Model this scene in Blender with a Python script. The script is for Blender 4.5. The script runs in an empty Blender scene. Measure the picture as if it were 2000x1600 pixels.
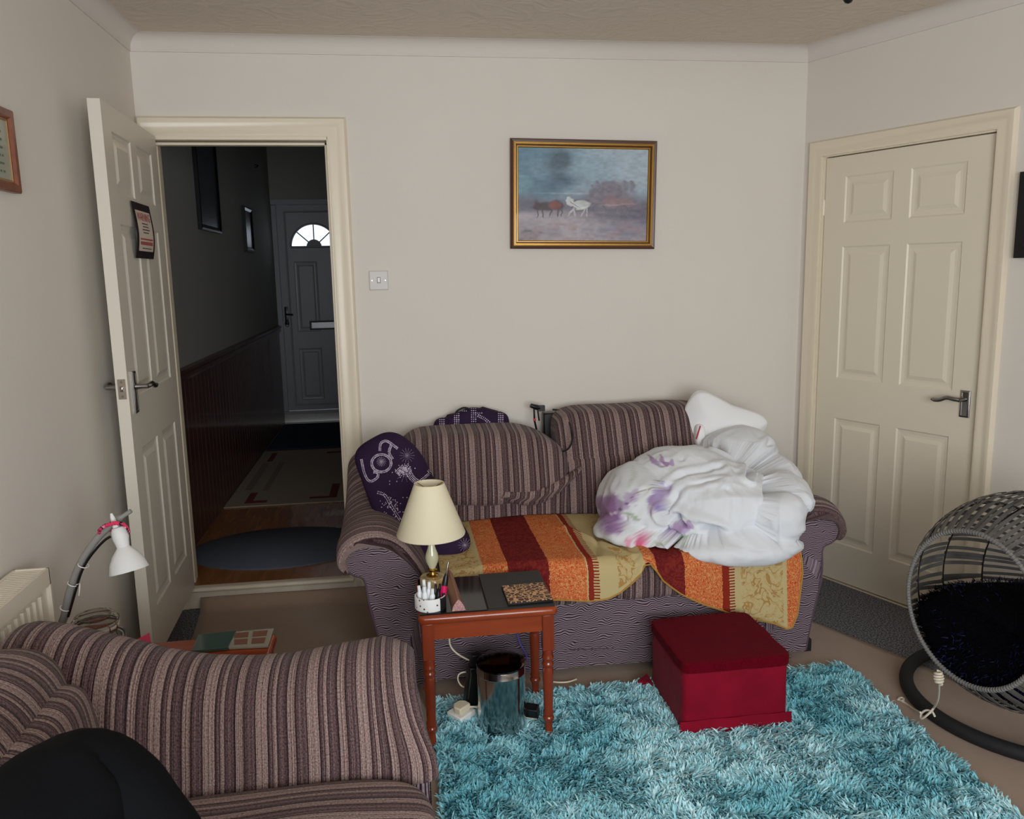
import bpy, math, random
import numpy as np
from mathutils import Vector, Matrix
from mathutils.bvhtree import BVHTree

random.seed(7)
rng = np.random.default_rng(7)
SC = bpy.context.scene
COL = SC.collection

# ------------------------------------------------------------------ camera
CP = Vector((1.0421, -3.7666, 1.5085))
YAW, PITCH, ROLL, FPX = -0.138, 0.1668, -0.0196, 1600.0
_cy, _sy = math.cos(YAW), math.sin(YAW)
CF = Vector((-_sy*math.cos(PITCH), _cy*math.cos(PITCH), -math.sin(PITCH)))
_r = Vector((_cy, _sy, 0)); _u = _r.cross(CF)
CR = _r*math.cos(ROLL) + _u*math.sin(ROLL)
CU = -_r*math.sin(ROLL) + _u*math.cos(ROLL)
cam = bpy.data.cameras.new('camera'); cam_o = bpy.data.objects.new('camera', cam); COL.objects.link(cam_o)
cam.sensor_width = 36; cam.sensor_fit = 'HORIZONTAL'; cam.lens = FPX/2000*36; cam.clip_start = 0.02
m = Matrix.Identity(4)
for i in range(3):
    m[i][0] = CR[i]; m[i][1] = CU[i]; m[i][2] = -CF[i]; m[i][3] = CP[i]
cam_o.matrix_world = m
SC.camera = cam_o
def ray(px, py):
    return (CF + CR*((px-1000)/FPX) - CU*((py-800)/FPX)).normalized()

# ------------------------------------------------------------------ light and exposure
SC.view_settings.view_transform = 'Standard'; SC.view_settings.look = 'None'
SC.view_settings.gamma = 1; SC.view_settings.use_curve_mapping = False
SC.view_settings.exposure = -0.22
SC.cycles.max_bounces = 8; SC.cycles.diffuse_bounces = 5; SC.cycles.transparent_max_bounces = 16
w = bpy.data.worlds.new('overcast_sky'); SC.world = w; w.use_nodes = True
w.node_tree.nodes['Background'].inputs[0].default_value = (0.80, 0.90, 1.0, 1)
w.node_tree.nodes['Background'].inputs[1].default_value = 1.8
def area(name, loc, rot, sx, sy, power, color):
    l = bpy.data.lights.new(name, 'AREA'); l.shape = 'RECTANGLE'; l.size = sx; l.size_y = sy
    l.energy = power; l.color = color
    o = bpy.data.objects.new(name, l); COL.objects.link(o); o.location = loc; o.rotation_euler = rot
    return o
# daylight coming in through the big window behind the photographer
WIN = (0.45, 2.70, 0.75, 2.15); YB = -5.0
area('window_daylight', (1.58, YB-0.32, 1.5), (math.radians(90+6), 0, 0), 2.2, 1.5, 150, (0.93, 0.965, 1.0))

# ------------------------------------------------------------------ materials
def srgb(c):
    return tuple((x/255/12.92 if x/255 <= .04045 else ((x/255+.055)/1.055)**2.4) for x in c) + (1,)
MATS = {}
def mat(name, col=(200,200,200), rough=.6, metal=0, spec=.5, trans=0, alpha=1, emis=None, bump=None, sheen=0, coat=0, mott=None, ior=1.45):
    """bump=(scale, strength, distance)  mott=(colour2, scale, contrast)"""
    m = bpy.data.materials.new(name); m.use_nodes = True; MATS[name] = m
    nt = m.node_tree; b = nt.nodes['Principled BSDF']
    b.inputs['Base Color'].default_value = srgb(col)
    b.inputs['Roughness'].default_value = rough; b.inputs['Metallic'].default_value = metal
    b.inputs['Specular IOR Level'].default_value = spec
    b.inputs['Transmission Weight'].default_value = trans; b.inputs['Alpha'].default_value = alpha
    b.inputs['Sheen Weight'].default_value = sheen; b.inputs['Coat Weight'].default_value = coat
    b.inputs['IOR'].default_value = ior
    if emis:
        b.inputs['Emission Color'].default_value = srgb(emis[0]); b.inputs['Emission Strength'].default_value = emis[1]
    tc = None
    if bump or mott:
        tc = nt.nodes.new('ShaderNodeTexCoord')
    if bump:
        n = nt.nodes.new('ShaderNodeTexNoise'); n.inputs['Scale'].default_value = bump[0]; n.inputs['Detail'].default_value = 4
        bp = nt.nodes.new('ShaderNodeBump'); bp.inputs['Strength'].default_value = bump[1]; bp.inputs['Distance'].default_value = bump[2]
        nt.links.new(tc.outputs['Object'], n.inputs['Vector']); nt.links.new(n.outputs['Fac'], bp.inputs['Height'])
        nt.links.new(bp.outputs['Normal'], b.inputs['Normal'])
    if mott:
        n = nt.nodes.new('ShaderNodeTexNoise'); n.inputs['Scale'].default_value = mott[1]; n.inputs['Detail'].default_value = 5
        r = nt.nodes.new('ShaderNodeValToRGB'); c = mott[2]
        r.color_ramp.elements[0].position = .5-c; r.color_ramp.elements[1].position = .5+c
        r.color_ramp.elements[0].color = srgb(col); r.color_ramp.elements[1].color = srgb(mott[0])
        nt.links.new(tc.outputs['Object'], n.inputs['Vector']); nt.links.new(n.outputs['Fac'], r.inputs['Fac'])
        nt.links.new(r.outputs['Color'], b.inputs['Base Color'])
    return m
def N(nt, t, **kw):
    n = nt.nodes.new(t)
    for k, v in kw.items(): setattr(n, k, v)
    return n
def L(nt, a, b): nt.links.new(a, b)
def math_n(nt, op, a, b=None):
    n = N(nt, 'ShaderNodeMath', operation=op)
    for i, x in enumerate((a, b)):
        if x is None: continue
        if isinstance(x, (int, float)): n.inputs[i].default_value = x
        else: L(nt, x, n.inputs[i])
    return n.outputs[0]
def ramp(nt, fac, stops, interp='LINEAR'):
    r = N(nt, 'ShaderNodeValToRGB'); cr = r.color_ramp; cr.interpolation = interp
    while len(cr.elements) < len(stops): cr.elements.new(0.5)
    for e, (p, c) in zip(cr.elements, stops): e.position = p; e.color = srgb(c)
    L(nt, fac, r.inputs['Fac']); return r.outputs['Color']
def mix(nt, fac, a, b, mode='MIX'):
    n = N(nt, 'ShaderNodeMix', data_type='RGBA', blend_type=mode)
    if isinstance(fac, (int, float)): n.inputs['Factor'].default_value = fac
    else: L(nt, fac, n.inputs['Factor'])
    for k, x in (('A', a), ('B', b)):
        s = [i for i in n.inputs if i.name == k and i.type == 'RGBA'][0]
        if isinstance(x, tuple): s.default_value = srgb(x) if len(x) == 3 else x
        else: L(nt, x, s)
    return [o for o in n.outputs if o.type == 'RGBA'][0]

WALL = mat('cream_wall_paint', (222,216,206), .75, bump=(60,.15,.003), mott=((217,210,200),1.5,.4))
CEIL = mat('artex_ceiling_paint', (212,200,186), .85)
COVE = mat('white_coving_paint', (214,207,199), .7)
GLOSS = mat('cream_gloss_paint', (228,216,194), .32, spec=.5)
DOORM = mat('white_door_paint', (214,207,193), .38, spec=.45)
nt = CEIL.node_tree
tc = N(nt,'ShaderNodeTexCoord'); n1 = N(nt,'ShaderNodeTexNoise'); n1.inputs['Scale'].default_value = 9; n1.inputs['Detail'].default_value = 6; n1.inputs['Distortion'].default_value = 2.5
L(nt, tc.outputs['Object'], n1.inputs['Vector'])
bp = N(nt,'ShaderNodeBump'); bp.inputs['Strength'].default_value = .6; bp.inputs['Distance'].default_value = .01
L(nt, n1.outputs['Fac'], bp.inputs['Height']); L(nt, bp.outputs['Normal'], nt.nodes['Principled BSDF'].inputs['Normal'])

def stripe_mat(name, scale=1.0):
    m = mat(name, rough=.92, sheen=.1, spec=.15); nt = m.node_tree; b = nt.nodes['Principled BSDF']
    uv = N(nt,'ShaderNodeTexCoord'); sep = N(nt,'ShaderNodeSeparateXYZ'); L(nt, uv.outputs['UV'], sep.inputs[0])
    u = sep.outputs[0]; v = sep.outputs[1]
    per = math_n(nt,'MULTIPLY', u, 1/.112*scale); fr = math_n(nt,'FRACT', per)
    D=(62,48,52); DM=(90,75,77); M=(108,93,93); Lt=(150,135,131); T=(133,117,112)
    st = [(0,D),(.03,Lt),(.13,T),(.16,Lt),(.25,D),(.275,M),(.32,DM),(.36,M),(.42,DM),(.455,D),(.485,T),(.53,Lt),(.565,M),(.58,Lt),(.63,D),(.67,DM),
          (.72,M),(.78,DM),(.83,D),(.85,Lt),(.90,T),(.925,D),(.94,M),(.975,DM)]
    base = ramp(nt, fr, st, 'CONSTANT')
    # fine threads along the stripes
    n = N(nt,'ShaderNodeTexNoise', noise_dimensions='1D'); n.inputs['Scale'].default_value = 1; n.inputs['Detail'].default_value = 1
    L(nt, math_n(nt,'MULTIPLY', u, 420*scale), n.inputs['W'])
    base = mix(nt, .55, base, ramp(nt, n.outputs['Fac'], [(.3,(60,48,52)),(.7,(235,225,222))]), 'SOFT_LIGHT')
    # bobbly chenille
    cmb = N(nt,'ShaderNodeCombineXYZ'); L(nt, math_n(nt,'MULTIPLY',u,330), cmb.inputs[0]); L(nt, math_n(nt,'MULTIPLY',v,200), cmb.inputs[1])
    n2 = N(nt,'ShaderNodeTexNoise'); n2.inputs['Scale'].default_value = 1; n2.inputs['Detail'].default_value = 2; L(nt, cmb.outputs[0], n2.inputs['Vector'])
    base = mix(nt, .8, base, ramp(nt, n2.outputs['Fac'], [(.3,(50,42,46)),(.68,(225,215,215))]), 'SOFT_LIGHT')
    L(nt, base, b.inputs['Base Color'])
    bp = N(nt,'ShaderNodeBump'); bp.inputs['Strength'].default_value = .5; bp.inputs['Distance'].default_value = .004
    h = math_n(nt,'ADD', n2.outputs['Fac'], n.outputs['Fac']); L(nt, h, bp.inputs['Height']); L(nt, bp.outputs['Normal'], b.inputs['Normal'])
    return m
STRIPE = stripe_mat('striped_chenille')
def weave_mat():
    m = mat('wavy_weave', rough=.9, sheen=.05, spec=.2); nt = m.node_tree; b = nt.nodes['Principled BSDF']
    uv = N(nt,'ShaderNodeTexCoord'); sep = N(nt,'ShaderNodeSeparateXYZ'); L(nt, uv.outputs['UV'], sep.inputs[0])
    u, v = sep.outputs[0], sep.outputs[1]
    n = N(nt,'ShaderNodeTexNoise'); n.inputs['Scale'].default_value = 34; n.inputs['Detail'].default_value = 0
    L(nt, uv.outputs['UV'], n.inputs['Vector'])
    s = math_n(nt,'SINE', math_n(nt,'MULTIPLY', u, 90))
    off = math_n(nt,'ADD', math_n(nt,'MULTIPLY', s, .002), math_n(nt,'MULTIPLY', n.outputs['Fac'], .019))
    ph = math_n(nt,'MULTIPLY', math_n(nt,'ADD', v, off), 6.2832/.0072)
    wv = math_n(nt,'ADD', math_n(nt,'MULTIPLY', math_n(nt,'SINE', ph), .5), .5)
    c = ramp(nt, wv, [(.18,(46,36,44)),(.42,(122,106,113)),(.9,(156,140,147))])
    th = math_n(nt,'ADD', math_n(nt,'MULTIPLY', math_n(nt,'SINE', math_n(nt,'MULTIPLY', u, 6.2832/.004)), .5), .5)
    c = mix(nt, .35, c, ramp(nt, th, [(0,(90,80,85)),(1,(170,165,168))]), 'SOFT_LIGHT')
    L(nt, c, b.inputs['Base Color'])
    bp = N(nt,'ShaderNodeBump'); bp.inputs['Strength'].default_value = .4; bp.inputs['Distance'].default_value = .003
    L(nt, wv, bp.inputs['Height']); L(nt, bp.outputs['Normal'], b.inputs['Normal'])
    return m
WEAVE = weave_mat()
def wood_mat(name, a, b_, rough=.3, scale=6, axis=0, coat=.3):
    m = mat(name, a, rough, coat=coat); nt = m.node_tree; b = nt.nodes['Principled BSDF']
    tc = N(nt,'ShaderNodeTexCoord'); mp = N(nt,'ShaderNodeMapping'); s = [scale*4]*3; s[axis] = scale*.5
    mp.inputs['Scale'].default_value = s; L(nt, tc.outputs['Object'], mp.inputs['Vector'])
    n = N(nt,'ShaderNodeTexNoise'); n.inputs['Scale'].default_value = 1; n.inputs['Detail'].default_value = 5; n.inputs['Distortion'].default_value = .6
    L(nt, mp.outputs['Vector'], n.inputs['Vector'])
    L(nt, ramp(nt, n.outputs['Fac'], [(.3,a),(.7,b_)]), b.inputs['Base Color'])
    return m
def vcol_mat(name, rough=.7, spec=.3, sheen=0, bump=None, coat=0):
    m = mat(name, rough=rough, spec=spec, sheen=sheen, bump=bump, coat=coat); nt = m.node_tree
    a = N(nt,'ShaderNodeVertexColor', layer_name='Col'); L(nt, a.outputs['Color'], nt.nodes['Principled BSDF'].inputs['Base Color'])
    return m

# ------------------------------------------------------------------ mesh helpers
class B:
    """collects vertices, faces and uvs of ONE mesh"""
    def __init__(s): s.v=[]; s.f=[]; s.uv=[]; s.m=[]
    def add(s, vs, fs, uvs=None, mi=0):
        o=len(s.v); s.v += [tuple(p) for p in vs]; s.f += [tuple(i+o for i in f) for f in fs]
        s.uv += (list(uvs) if uvs is not None else [(p[0]+p[1]*.7, p[2]) for p in vs]); s.m += [mi]*len(fs); return s
    def box(s, x0,x1,y0,y1,z0,z1, mi=0):
        v=[(x,y,z) for x in (x0,x1) for y in (y0,y1) for z in (z0,z1)]
        return s.add(v,[(0,1,3,2),(4,6,7,5),(0,4,5,1),(2,3,7,6),(0,2,6,4),(1,5,7,3)],mi=mi)
    def grid(s, fn, nu, nv, closeu=False, closev=False, uvf=None, caps=False, mi=0):
        vs=[]; uv=[]
        for i in range(nu):
            for j in range(nv):
                a=i/(nu if closeu else nu-1); b=j/(nv if closev else nv-1)
                vs.append(fn(a,b)); uv.append(uvf(a,b) if uvf else (a,b))
        fs=[]
        for i in range(nu if closeu else nu-1):
            for j in range(nv if closev else nv-1):
                i2=(i+1)%nu; j2=(j+1)%nv
                fs.append((i*nv+j,i2*nv+j,i2*nv+j2,i*nv+j2))
        if caps:   # cap ends of u rings (closev)
            fs.append(tuple(range(nv))); fs.append(tuple((nu-1)*nv+j for j in reversed(range(nv))))
        return s.add(vs,fs,uv,mi)
    def lathe(s, prof, n=32, c=(0,0,0), axis=None, mi=0, cap=True):
        q = Vector((0,0,1)).rotation_difference(Vector(axis)) if axis is not None else None
        c=Vector(c); vs=[]; np_=len(prof)
        for k,(r,z) in enumerate(prof):
            for j in range(n):
                a=2*math.pi*j/n; p=Vector((r*math.cos(a),r*math.sin(a),z))
                if q: p=q@p
                vs.append(tuple(p+c))
        fs=[(k*n+j,k*n+(j+1)%n,(k+1)*n+(j+1)%n,(k+1)*n+j) for k in range(np_-1) for j in range(n)]
        if cap:
            if prof[0][0]>1e-5: fs.append(tuple(reversed(range(n))))
            if prof[-1][0]>1e-5: fs.append(tuple((np_-1)*n+j for j in range(n)))
        return s.add(vs,fs,mi=mi)
    def tube(s, pts, r, n=10, closed=False, mi=0):
        P=[Vector(p) for p in pts]; k=len(P)
        R_=r if hasattr(r,'__len__') else [r]*k
        T=[]
        for i in range(k):
            a=P[i-1] if (i>0 or closed) else P[i]; b=P[(i+1)%k] if (i<k-1 or closed) else P[i]
            T.append((b-a).normalized())
        up=Vector((0,0,1)) if abs(T[0].z)<.9 else Vector((1,0,0))
        nrm=(up-T[0]*up.dot(T[0])).normalized(); vs=[]
        for i in range(k):
            nrm=(nrm-T[i]*nrm.dot(T[i])).normalized(); bi=T[i].cross(nrm)
            for j in range(n):
                a=2*math.pi*j/n; vs.append(tuple(P[i]+(nrm*math.cos(a)+bi*math.sin(a))*R_[i]))
        fs=[(i*n+j,i*n+(j+1)%n,((i+1)%k)*n+(j+1)%n,((i+1)%k)*n+j) for i in range(k if closed else k-1) for j in range(n)]
        if not closed: fs.append(tuple(reversed(range(n)))); fs.append(tuple((k-1)*n+j for j in range(n)))
        return s.add(vs,fs,mi=mi)
    def prism(s, poly, a0, a1, plane='xz', mi=0):
        """poly in plane extruded along the third axis"""
        def P(p,t):
            return {'xz':(p[0],t,p[1]),'yz':(t,p[0],p[1]),'xy':(p[0],p[1],t)}[plane]
        n=len(poly); vs=[P(p,a0) for p in poly]+[P(p,a1) for p in poly]
        fs=[tuple(range(n)),tuple(reversed(range(n,2*n)))]+[(i,i+n,(i+1)%n+n,(i+1)%n) for i in range(n)]
        return s.add(vs,fs,mi=mi)
    def rects(s, prof, x0,x1,z0,z1, P, cap=True, mi=0):
        """nested rectangles: prof=[(inset, height)], P maps (a,b,h) to world"""
        vs=[]; fs=[]
        for (i,h) in prof:
            vs += [P(x0+i,z0+i,h),P(x1-i,z0+i,h),P(x1-i,z1-i,h),P(x0+i,z1-i,h)]
        for k in range(len(prof)-1):
            for j in range(4): fs.append((k*4+j,k*4+(j+1)%4,(k+1)*4+(j+1)%4,(k+1)*4+j))
        if cap: k=len(prof)-1; fs.append((k*4,k*4+1,k*4+2,k*4+3))
        return s.add(vs,fs,mi=mi)
    def xf(s, M_):
        s.v=[tuple(M_@Vector(p)) for p in s.v]; return s

def catmull(pts, n=6, closed=False):
    P=[np.array(p,float) for p in pts]; k=len(P); out=[]
    rngk = range(k) if closed else range(k-1)
    for i in rngk:
        p0=P[i-1] if (i>0 or closed) else P[i]; p1=P[i]; p2=P[(i+1)%k]; p3=P[(i+2)%k] if (i+2<k or closed) else P[(i+1)%k]
        for j in range(n):
            t=j/n; out.append(tuple(.5*((2*p1)+(-p0+p2)*t+(2*p0-5*p1+4*p2-p3)*t*t+(-p0+3*p1-3*p2+p3)*t**3)))
    if not closed: out.append(tuple(P[-1]))
    return out

ROOTM = {}
def link(name, b, material, parent=None, smooth=True, bevel=0, label=None, world=True, subsurf=0, autosmooth=None):
    me=bpy.data.meshes.new(name)
    if isinstance(b, B): vs,fs,uvs,mi = b.v,b.f,b.uv,b.m
    else: vs,fs,uvs,mi = b['v'],b['f'],b.get('uv'),None
    if parent is not None and world:
        Mi = ROOTM[parent.name].inverted(); vs=[tuple(Mi@Vector(p)) for p in vs]
    me.from_pydata([tuple(map(float,p)) for p in vs],[],[tuple(map(int,f)) for f in fs])
    if uvs is not None:
        l=me.uv_layers.new(name='UVMap'); idx=np.empty(len(me.loops),dtype=np.int32); me.loops.foreach_get('vertex_index',idx)
        l.data.foreach_set('uv', np.array(uvs,dtype=np.float32)[idx].ravel())
    for mm in (material if isinstance(material,(list,tuple)) else [material]): me.materials.append(mm)
    if mi is not None and any(mi): me.polygons.foreach_set('material_index', mi)
    o=bpy.data.objects.new(name, me); COL.objects.link(o)
    import bmesh
    bm=bmesh.new(); bm.from_mesh(me); bmesh.ops.recalc_face_normals(bm, faces=bm.faces); bm.to_mesh(me); bm.free()
    if smooth:
        me.polygons.foreach_set('use_smooth',[True]*len(me.polygons))
        if smooth != 'all':
            try: me.set_sharp_from_angle(angle=math.radians(40))
            except Exception: pass
    if bevel:
        md=o.modifiers.new('bevel','BEVEL'); md.width=bevel; md.segments=2; md.limit_method='ANGLE'
    if subsurf:
        md=o.modifiers.new('sub','SUBSURF'); md.levels=subsurf; md.render_levels=subsurf
    if parent is not None:
        o.parent=parent
        if parent.type=='MESH' or parent.name in ROOTM: ROOTM[o.name]=ROOTM.get(parent.name, Matrix.Identity(4))
    else: ROOTM[o.name]=Matrix.Identity(4)
    if label: o['label']=label
    return o
def thing(name, label, cat, loc=(0,0,0), rotz=0, group=None):
    o=bpy.data.objects.new(name,None); COL.objects.link(o); o.empty_display_size=.1
    o.location=loc; o.rotation_euler=(0,0,rotz)
    ROOTM[o.name]=Matrix.Translation(loc)@Matrix.Rotation(rotz,4,'Z')
    o['label']=label; o['category']=cat
    if group: o['group']=group
    return o
def tag(o,label,cat,group=None,kind=None):
    o['label']=label; o['category']=cat
    if group: o['group']=group
    if kind: o['kind']=kind
    return o
def struct(name,b,m,parent=None,**k):
    o=link(name,b,m,parent,**k)
    if parent is None: o['kind']='structure'
    return o
def sthing(name, loc=(0,0,0)):
    o=bpy.data.objects.new(name,None); COL.objects.link(o); o.location=loc; ROOTM[o.name]=Matrix.Translation(loc); o['kind']='structure'; return o
def set_colors(o, cols):
    me=o.data; a=me.color_attributes.new('Col','FLOAT_COLOR','POINT')
    c=np.ones((len(me.vertices),4),dtype=np.float32); c[:,:3]=cols; a.data.foreach_set('color',c.ravel())
def lin(c): return np.array(srgb(c)[:3])

# smooth value noise (numpy)
_perm=rng.random((64,64,64))
def vnoise(p, s=1.0, off=0):
    p=np.asarray(p)*s+off+100; i=np.floor(p).astype(int); f=p-i; f=f*f*(3-2*f); r=0
    for dx in (0,1):
        for dy in (0,1):
            for dz in (0,1):
                wgt=(f[...,0] if dx else 1-f[...,0])*(f[...,1] if dy else 1-f[...,1])*(f[...,2] if dz else 1-f[...,2])
                r=r+wgt*_perm[(i[...,0]+dx)%64,(i[...,1]+dy)%64,(i[...,2]+dz)%64]
    return r-.5
def cube_sphere(n):
    """points on cube surface [-1,1] with faces"""
    idx={}; vs=[]; fs=[]
    def vid(p):
        k=tuple(int(round(c*n)) for c in p)
        if k not in idx: idx[k]=len(vs); vs.append(p)
        return idx[k]
    for ax in range(3):
        for sg in (-1,1):
            for i in range(n):
                for j in range(n):
                    q=[]
                    for (a,b_) in ((i,j),(i+1,j),(i+1,j+1),(i,j+1)):
                        p=[0,0,0]; p[ax]=sg; p[(ax+1)%3]=-1+2*a/n; p[(ax+2)%3]=-1+2*b_/n; q.append(vid(tuple(p)))
                    fs.append(tuple(q if sg>0 else reversed(q)))
    return np.array(vs),fs
_cs={}
def softbox(c, h, e=5, n=24, noise=.0, ns=6, deform=None, uvf=None, rot=None, seed=0):
    """pillow like rounded box: centre c, half sizes h, exponent e"""
    if n not in _cs: _cs[n]=cube_sphere(n)
    v,f=_cs[n]; d=np.sin(v*math.pi/4)/math.sin(math.pi/4)
    r=(np.abs(d)**e).sum(1)**(-1/e); q=d*r[:,None]; p=q*np.array(h)
    if uvf is not None: uv=[uvf(*t) for t in p]
    else: uv=[(t[0],t[2]+t[1]) for t in p]
    if noise:
        nn=vnoise(p,ns,seed*3.7); p=p+q/np.linalg.norm(q,axis=1)[:,None]*(nn*2*noise)[:,None]
    if deform is not None: p=deform(p,q)
    if rot is not None: p=p@np.array(rot.to_3x3()).T
    p=p+np.array(c)
    b=B(); b.v=[tuple(t) for t in p]; b.f=list(f); b.uv=uv; b.m=[0]*len(f); return b
def merge(bs):
    o=B()
    for b in bs: o.add(b.v,b.f,b.uv)
    return o

# ------------------------------------------------------------------ ROOM SHELL
H=2.497; W=2.979; RA=math.radians(-67.13); RD=Vector((math.cos(RA),math.sin(RA),0)); RN=Vector((RD.y,-RD.x,0)).normalized()
if RN.x>0: RN=-RN   # points into the room
def rwp(s,z,h=0):   # point on right wall at distance s from corner
    p=Vector((W,0,0))+RD*s+RN*h; return (p.x,p.y,z)
SE=(YB)/RD.y   # right wall length to the rear
XE=W+RD.x*SE
b=B(); b.prism([(-.0,-.0),(W,0),(XE,YB),(0,YB)],-.06,0,'xy')
FLOORM=mat('grey_speckled_carpet',(136,136,142),.95,mott=((70,70,76),150,.08),bump=(250,.6,.004),spec=.1)
struct('floor',b,FLOORM,smooth=False)
b=B(); b.prism([(-.1,.1),(W+.1,.1),(XE+.2,YB-.1),(-.1,YB-.1)],H,H+.08,'xy')
struct('ceiling',b,CEIL,smooth=False)
b=B(); b.box(-.07,0,YB,0,0,H); struct('wall_left',b,WALL,smooth=False)
# back wall with doorway (opening x .10-.783, z .1-2.098)
DX0,DX1,DZ0,DZ1=.040,.783,.095,2.098
b=B(); b.box(-.07,DX0,0,.11,0,H); b.box(DX1,W+.1,0,.11,0,H); b.box(DX0,DX1,0,.11,DZ1,H); b.box(DX0,DX1,0,.11,0,DZ0)
struct('wall_back',b,WALL,smooth=False)
# right wall with doorway s .113-.895 , top 2.0
S0,S1,SZ=.108,.900,2.003
def rbox(b,s0,s1,z0,z1,h0,h1,mi=0):
    v=[rwp(s,z,h) for s in (s0,s1) for h in (h0,h1) for z in (z0,z1)]
    return b.add(v,[(0,1,3,2),(4,6,7,5),(0,4,5,1),(2,3,7,6),(0,2,6,4),(1,5,7,3)],mi=mi)
b=B(); rbox(b,0,S0,0,H,-.1,0); rbox(b,S1,SE,0,H,-.1,0); rbox(b,S0,S1,SZ,H,-.1,0)
struct('wall_right',b,WALL,smooth=False)
# rear wall with window behind the camera
b=B(); x0,x1,z0,z1=WIN
b.box(-.07,x0,YB-.12,YB,0,H); b.box(x1,XE+.1,YB-.12,YB,0,H); b.box(x0,x1,YB-.12,YB,0,z0); b.box(x0,x1,YB-.12,YB,z1,H)
struct('wall_rear',b,WALL,smooth=False)
b=B()
for (a,c,d,e) in ((x0,x1,z0,z0+.05),(x0,x1,z1-.05,z1),(x0,x0+.05,z0,z1),(x1-.05,x1,z0,z1),((x0+x1)/2-.035,(x0+x1)/2+.035,z0,z1),(x0,x1,1.7,1.74)):
    b.box(a,c,YB-.09,YB-.04,d,e)
struct('window_1',b,mat('white_plastic_frame',(235,235,235),.4),smooth=False)

# coving: swept cove profile
def cove_prof(t): # t 0 wall -> 1 ceiling ; returns (out from wall, z)
    a=t*math.pi/2; R=.052
    return (R*(1-math.cos(a))+.006*(1 if t<1.1 else 0), H-.059+ R*math.sin(a)*1.0+.007)
pr=[(0,H-.062),(.006,H-.062)]+[cove_prof(i/8) for i in range(9)]+[(.064,H-.001),(.064,H+.002),(0,H+.002)]
def coving(name, A, Bp, nA, nB, n):
    # A,Bp corner points on the wall line; nA,nB are mitred inward offsets per unit
    b=B(); vs=[]; 
    for (o,z) in pr: vs.append((A[0]+nA[0]*o,A[1]+nA[1]*o,z))
    for (o,z) in pr: vs.append((Bp[0]+nB[0]*o,Bp[1]+nB[1]*o,z))
    k=len(pr); b.add(vs,[(i,i+1,i+1+k,i+k) for i in range(k-1)]); return struct(name,b,COVE)
def miter(n1,n2):
    s=Vector(n1)+Vector(n2); return s/(s.dot(Vector(n1)))
nb=Vector((0,-1,0)); nl=Vector((1,0,0)); nr=RN
mbl=miter(nb,nl); mbr=miter(nb,nr)
coving('trim_1',(0,0),(W,0),mbl,mbr,nb)
coving('trim_2',(0,0),(0,YB),mbl,nl,nl)
coving('trim_3',(W,0),(XE,YB),mbr,nr,nr)

# door architraves and linings
arch=[(0,.0),(0,.012),(.012,.016),(.03,.012),(.045,.013),(.06,.020),(.072,.020),(.078,.014),(.083,.0)]   # (distance out from the opening, depth)
def architrave(name, sL, sR, zT, z0, P, wdt=1.0, left=True, lw=1.0):
    b=B(); vs=[]; k=len(arch)
    cols=[]
    for (o,h) in arch:
        o*=wdt; oL=o*lw
        vs += [P(sL-oL,z0,h),P(sL-oL,zT+o,h),P(sR+o,zT+o,h),P(sR+o,z0,h)]
    fs=[]
    for i in range(k-1):
        for j in range(3): fs.append((i*4+j,i*4+j+1,(i+1)*4+j+1,(i+1)*4+j))
    b.add(vs,fs); return struct(name,b,GLOSS)
architrave('trim_4',DX0,DX1,DZ1,0.0,lambda s,z,h:(s,-h,z),1.0,lw=.42)
architrave('trim_5',S0,S1,SZ,0.0,lambda s,z,h:rwp(s,z,h),.88)
# lining of the hall doorway (jamb + stop)
b=B(); t=.018
b.box(DX0-.001,DX0+t,-.012,.125,DZ0,DZ1); b.box(DX1-t+.012,DX1+.001,-.012,.125,DZ0,DZ1); b.box(DX0,DX1,-.012,.125,DZ1-t+.004,DZ1+.001)
b.box(DX0+t,DX0+t+.006,.05,.08,DZ0,DZ1-t); b.box(DX1-t,DX1-t+.012,.03,.07,DZ0,DZ1-t); b.box(DX0,DX1,.03,.07,DZ1-t-.012,DZ1-t)
struct('trim_6',b,GLOSS,bevel=.002)
b=B(); rbox(b,S0,S0+.006,0,SZ,-.1,.002); rbox(b,S1-.006,S1,0,SZ,-.1,.002); rbox(b,S0,S1,SZ-.006,SZ,-.1,.002)
rbox(b,S0,S1,-.02,SZ,-.12,-.06); rbox(b,S0,S1,-.03,0.001,-.12,0)
struct('trim_7',b,GLOSS,smooth=False)
# step below the hall doorway: riser and nosing
b=B(); b.box(.03,.865,-.014,.01,0,.082); 
b.grid(lambda a,c:(.045+.75*a,-.022-.012*math.sin(c*math.pi),.082+.022*(.5-.5*math.cos(c*math.pi))),2,9)
b.box(.045,.795,-.022,.012,.082,.104)
struct('trim_8',b,mat('chipped_cream_paint',(222,212,192),.45,bump=(40,.3,.004),mott=((206,194,174),14,.35)),bevel=.003)

# skirting boards
b=B(); b.box(0,.013,YB,-.01,0,.1); struct('baseboard_left',b,GLOSS,bevel=.004)
b=B(); b.box(.87,W,-.014,0,0,.1); struct('baseboard_back',b,GLOSS,bevel=.004)
b=B(); rbox(b,S1+.075,SE,0,.1,0,.014); struct('baseboard_right',b,GLOSS,bevel=.004)

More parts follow.
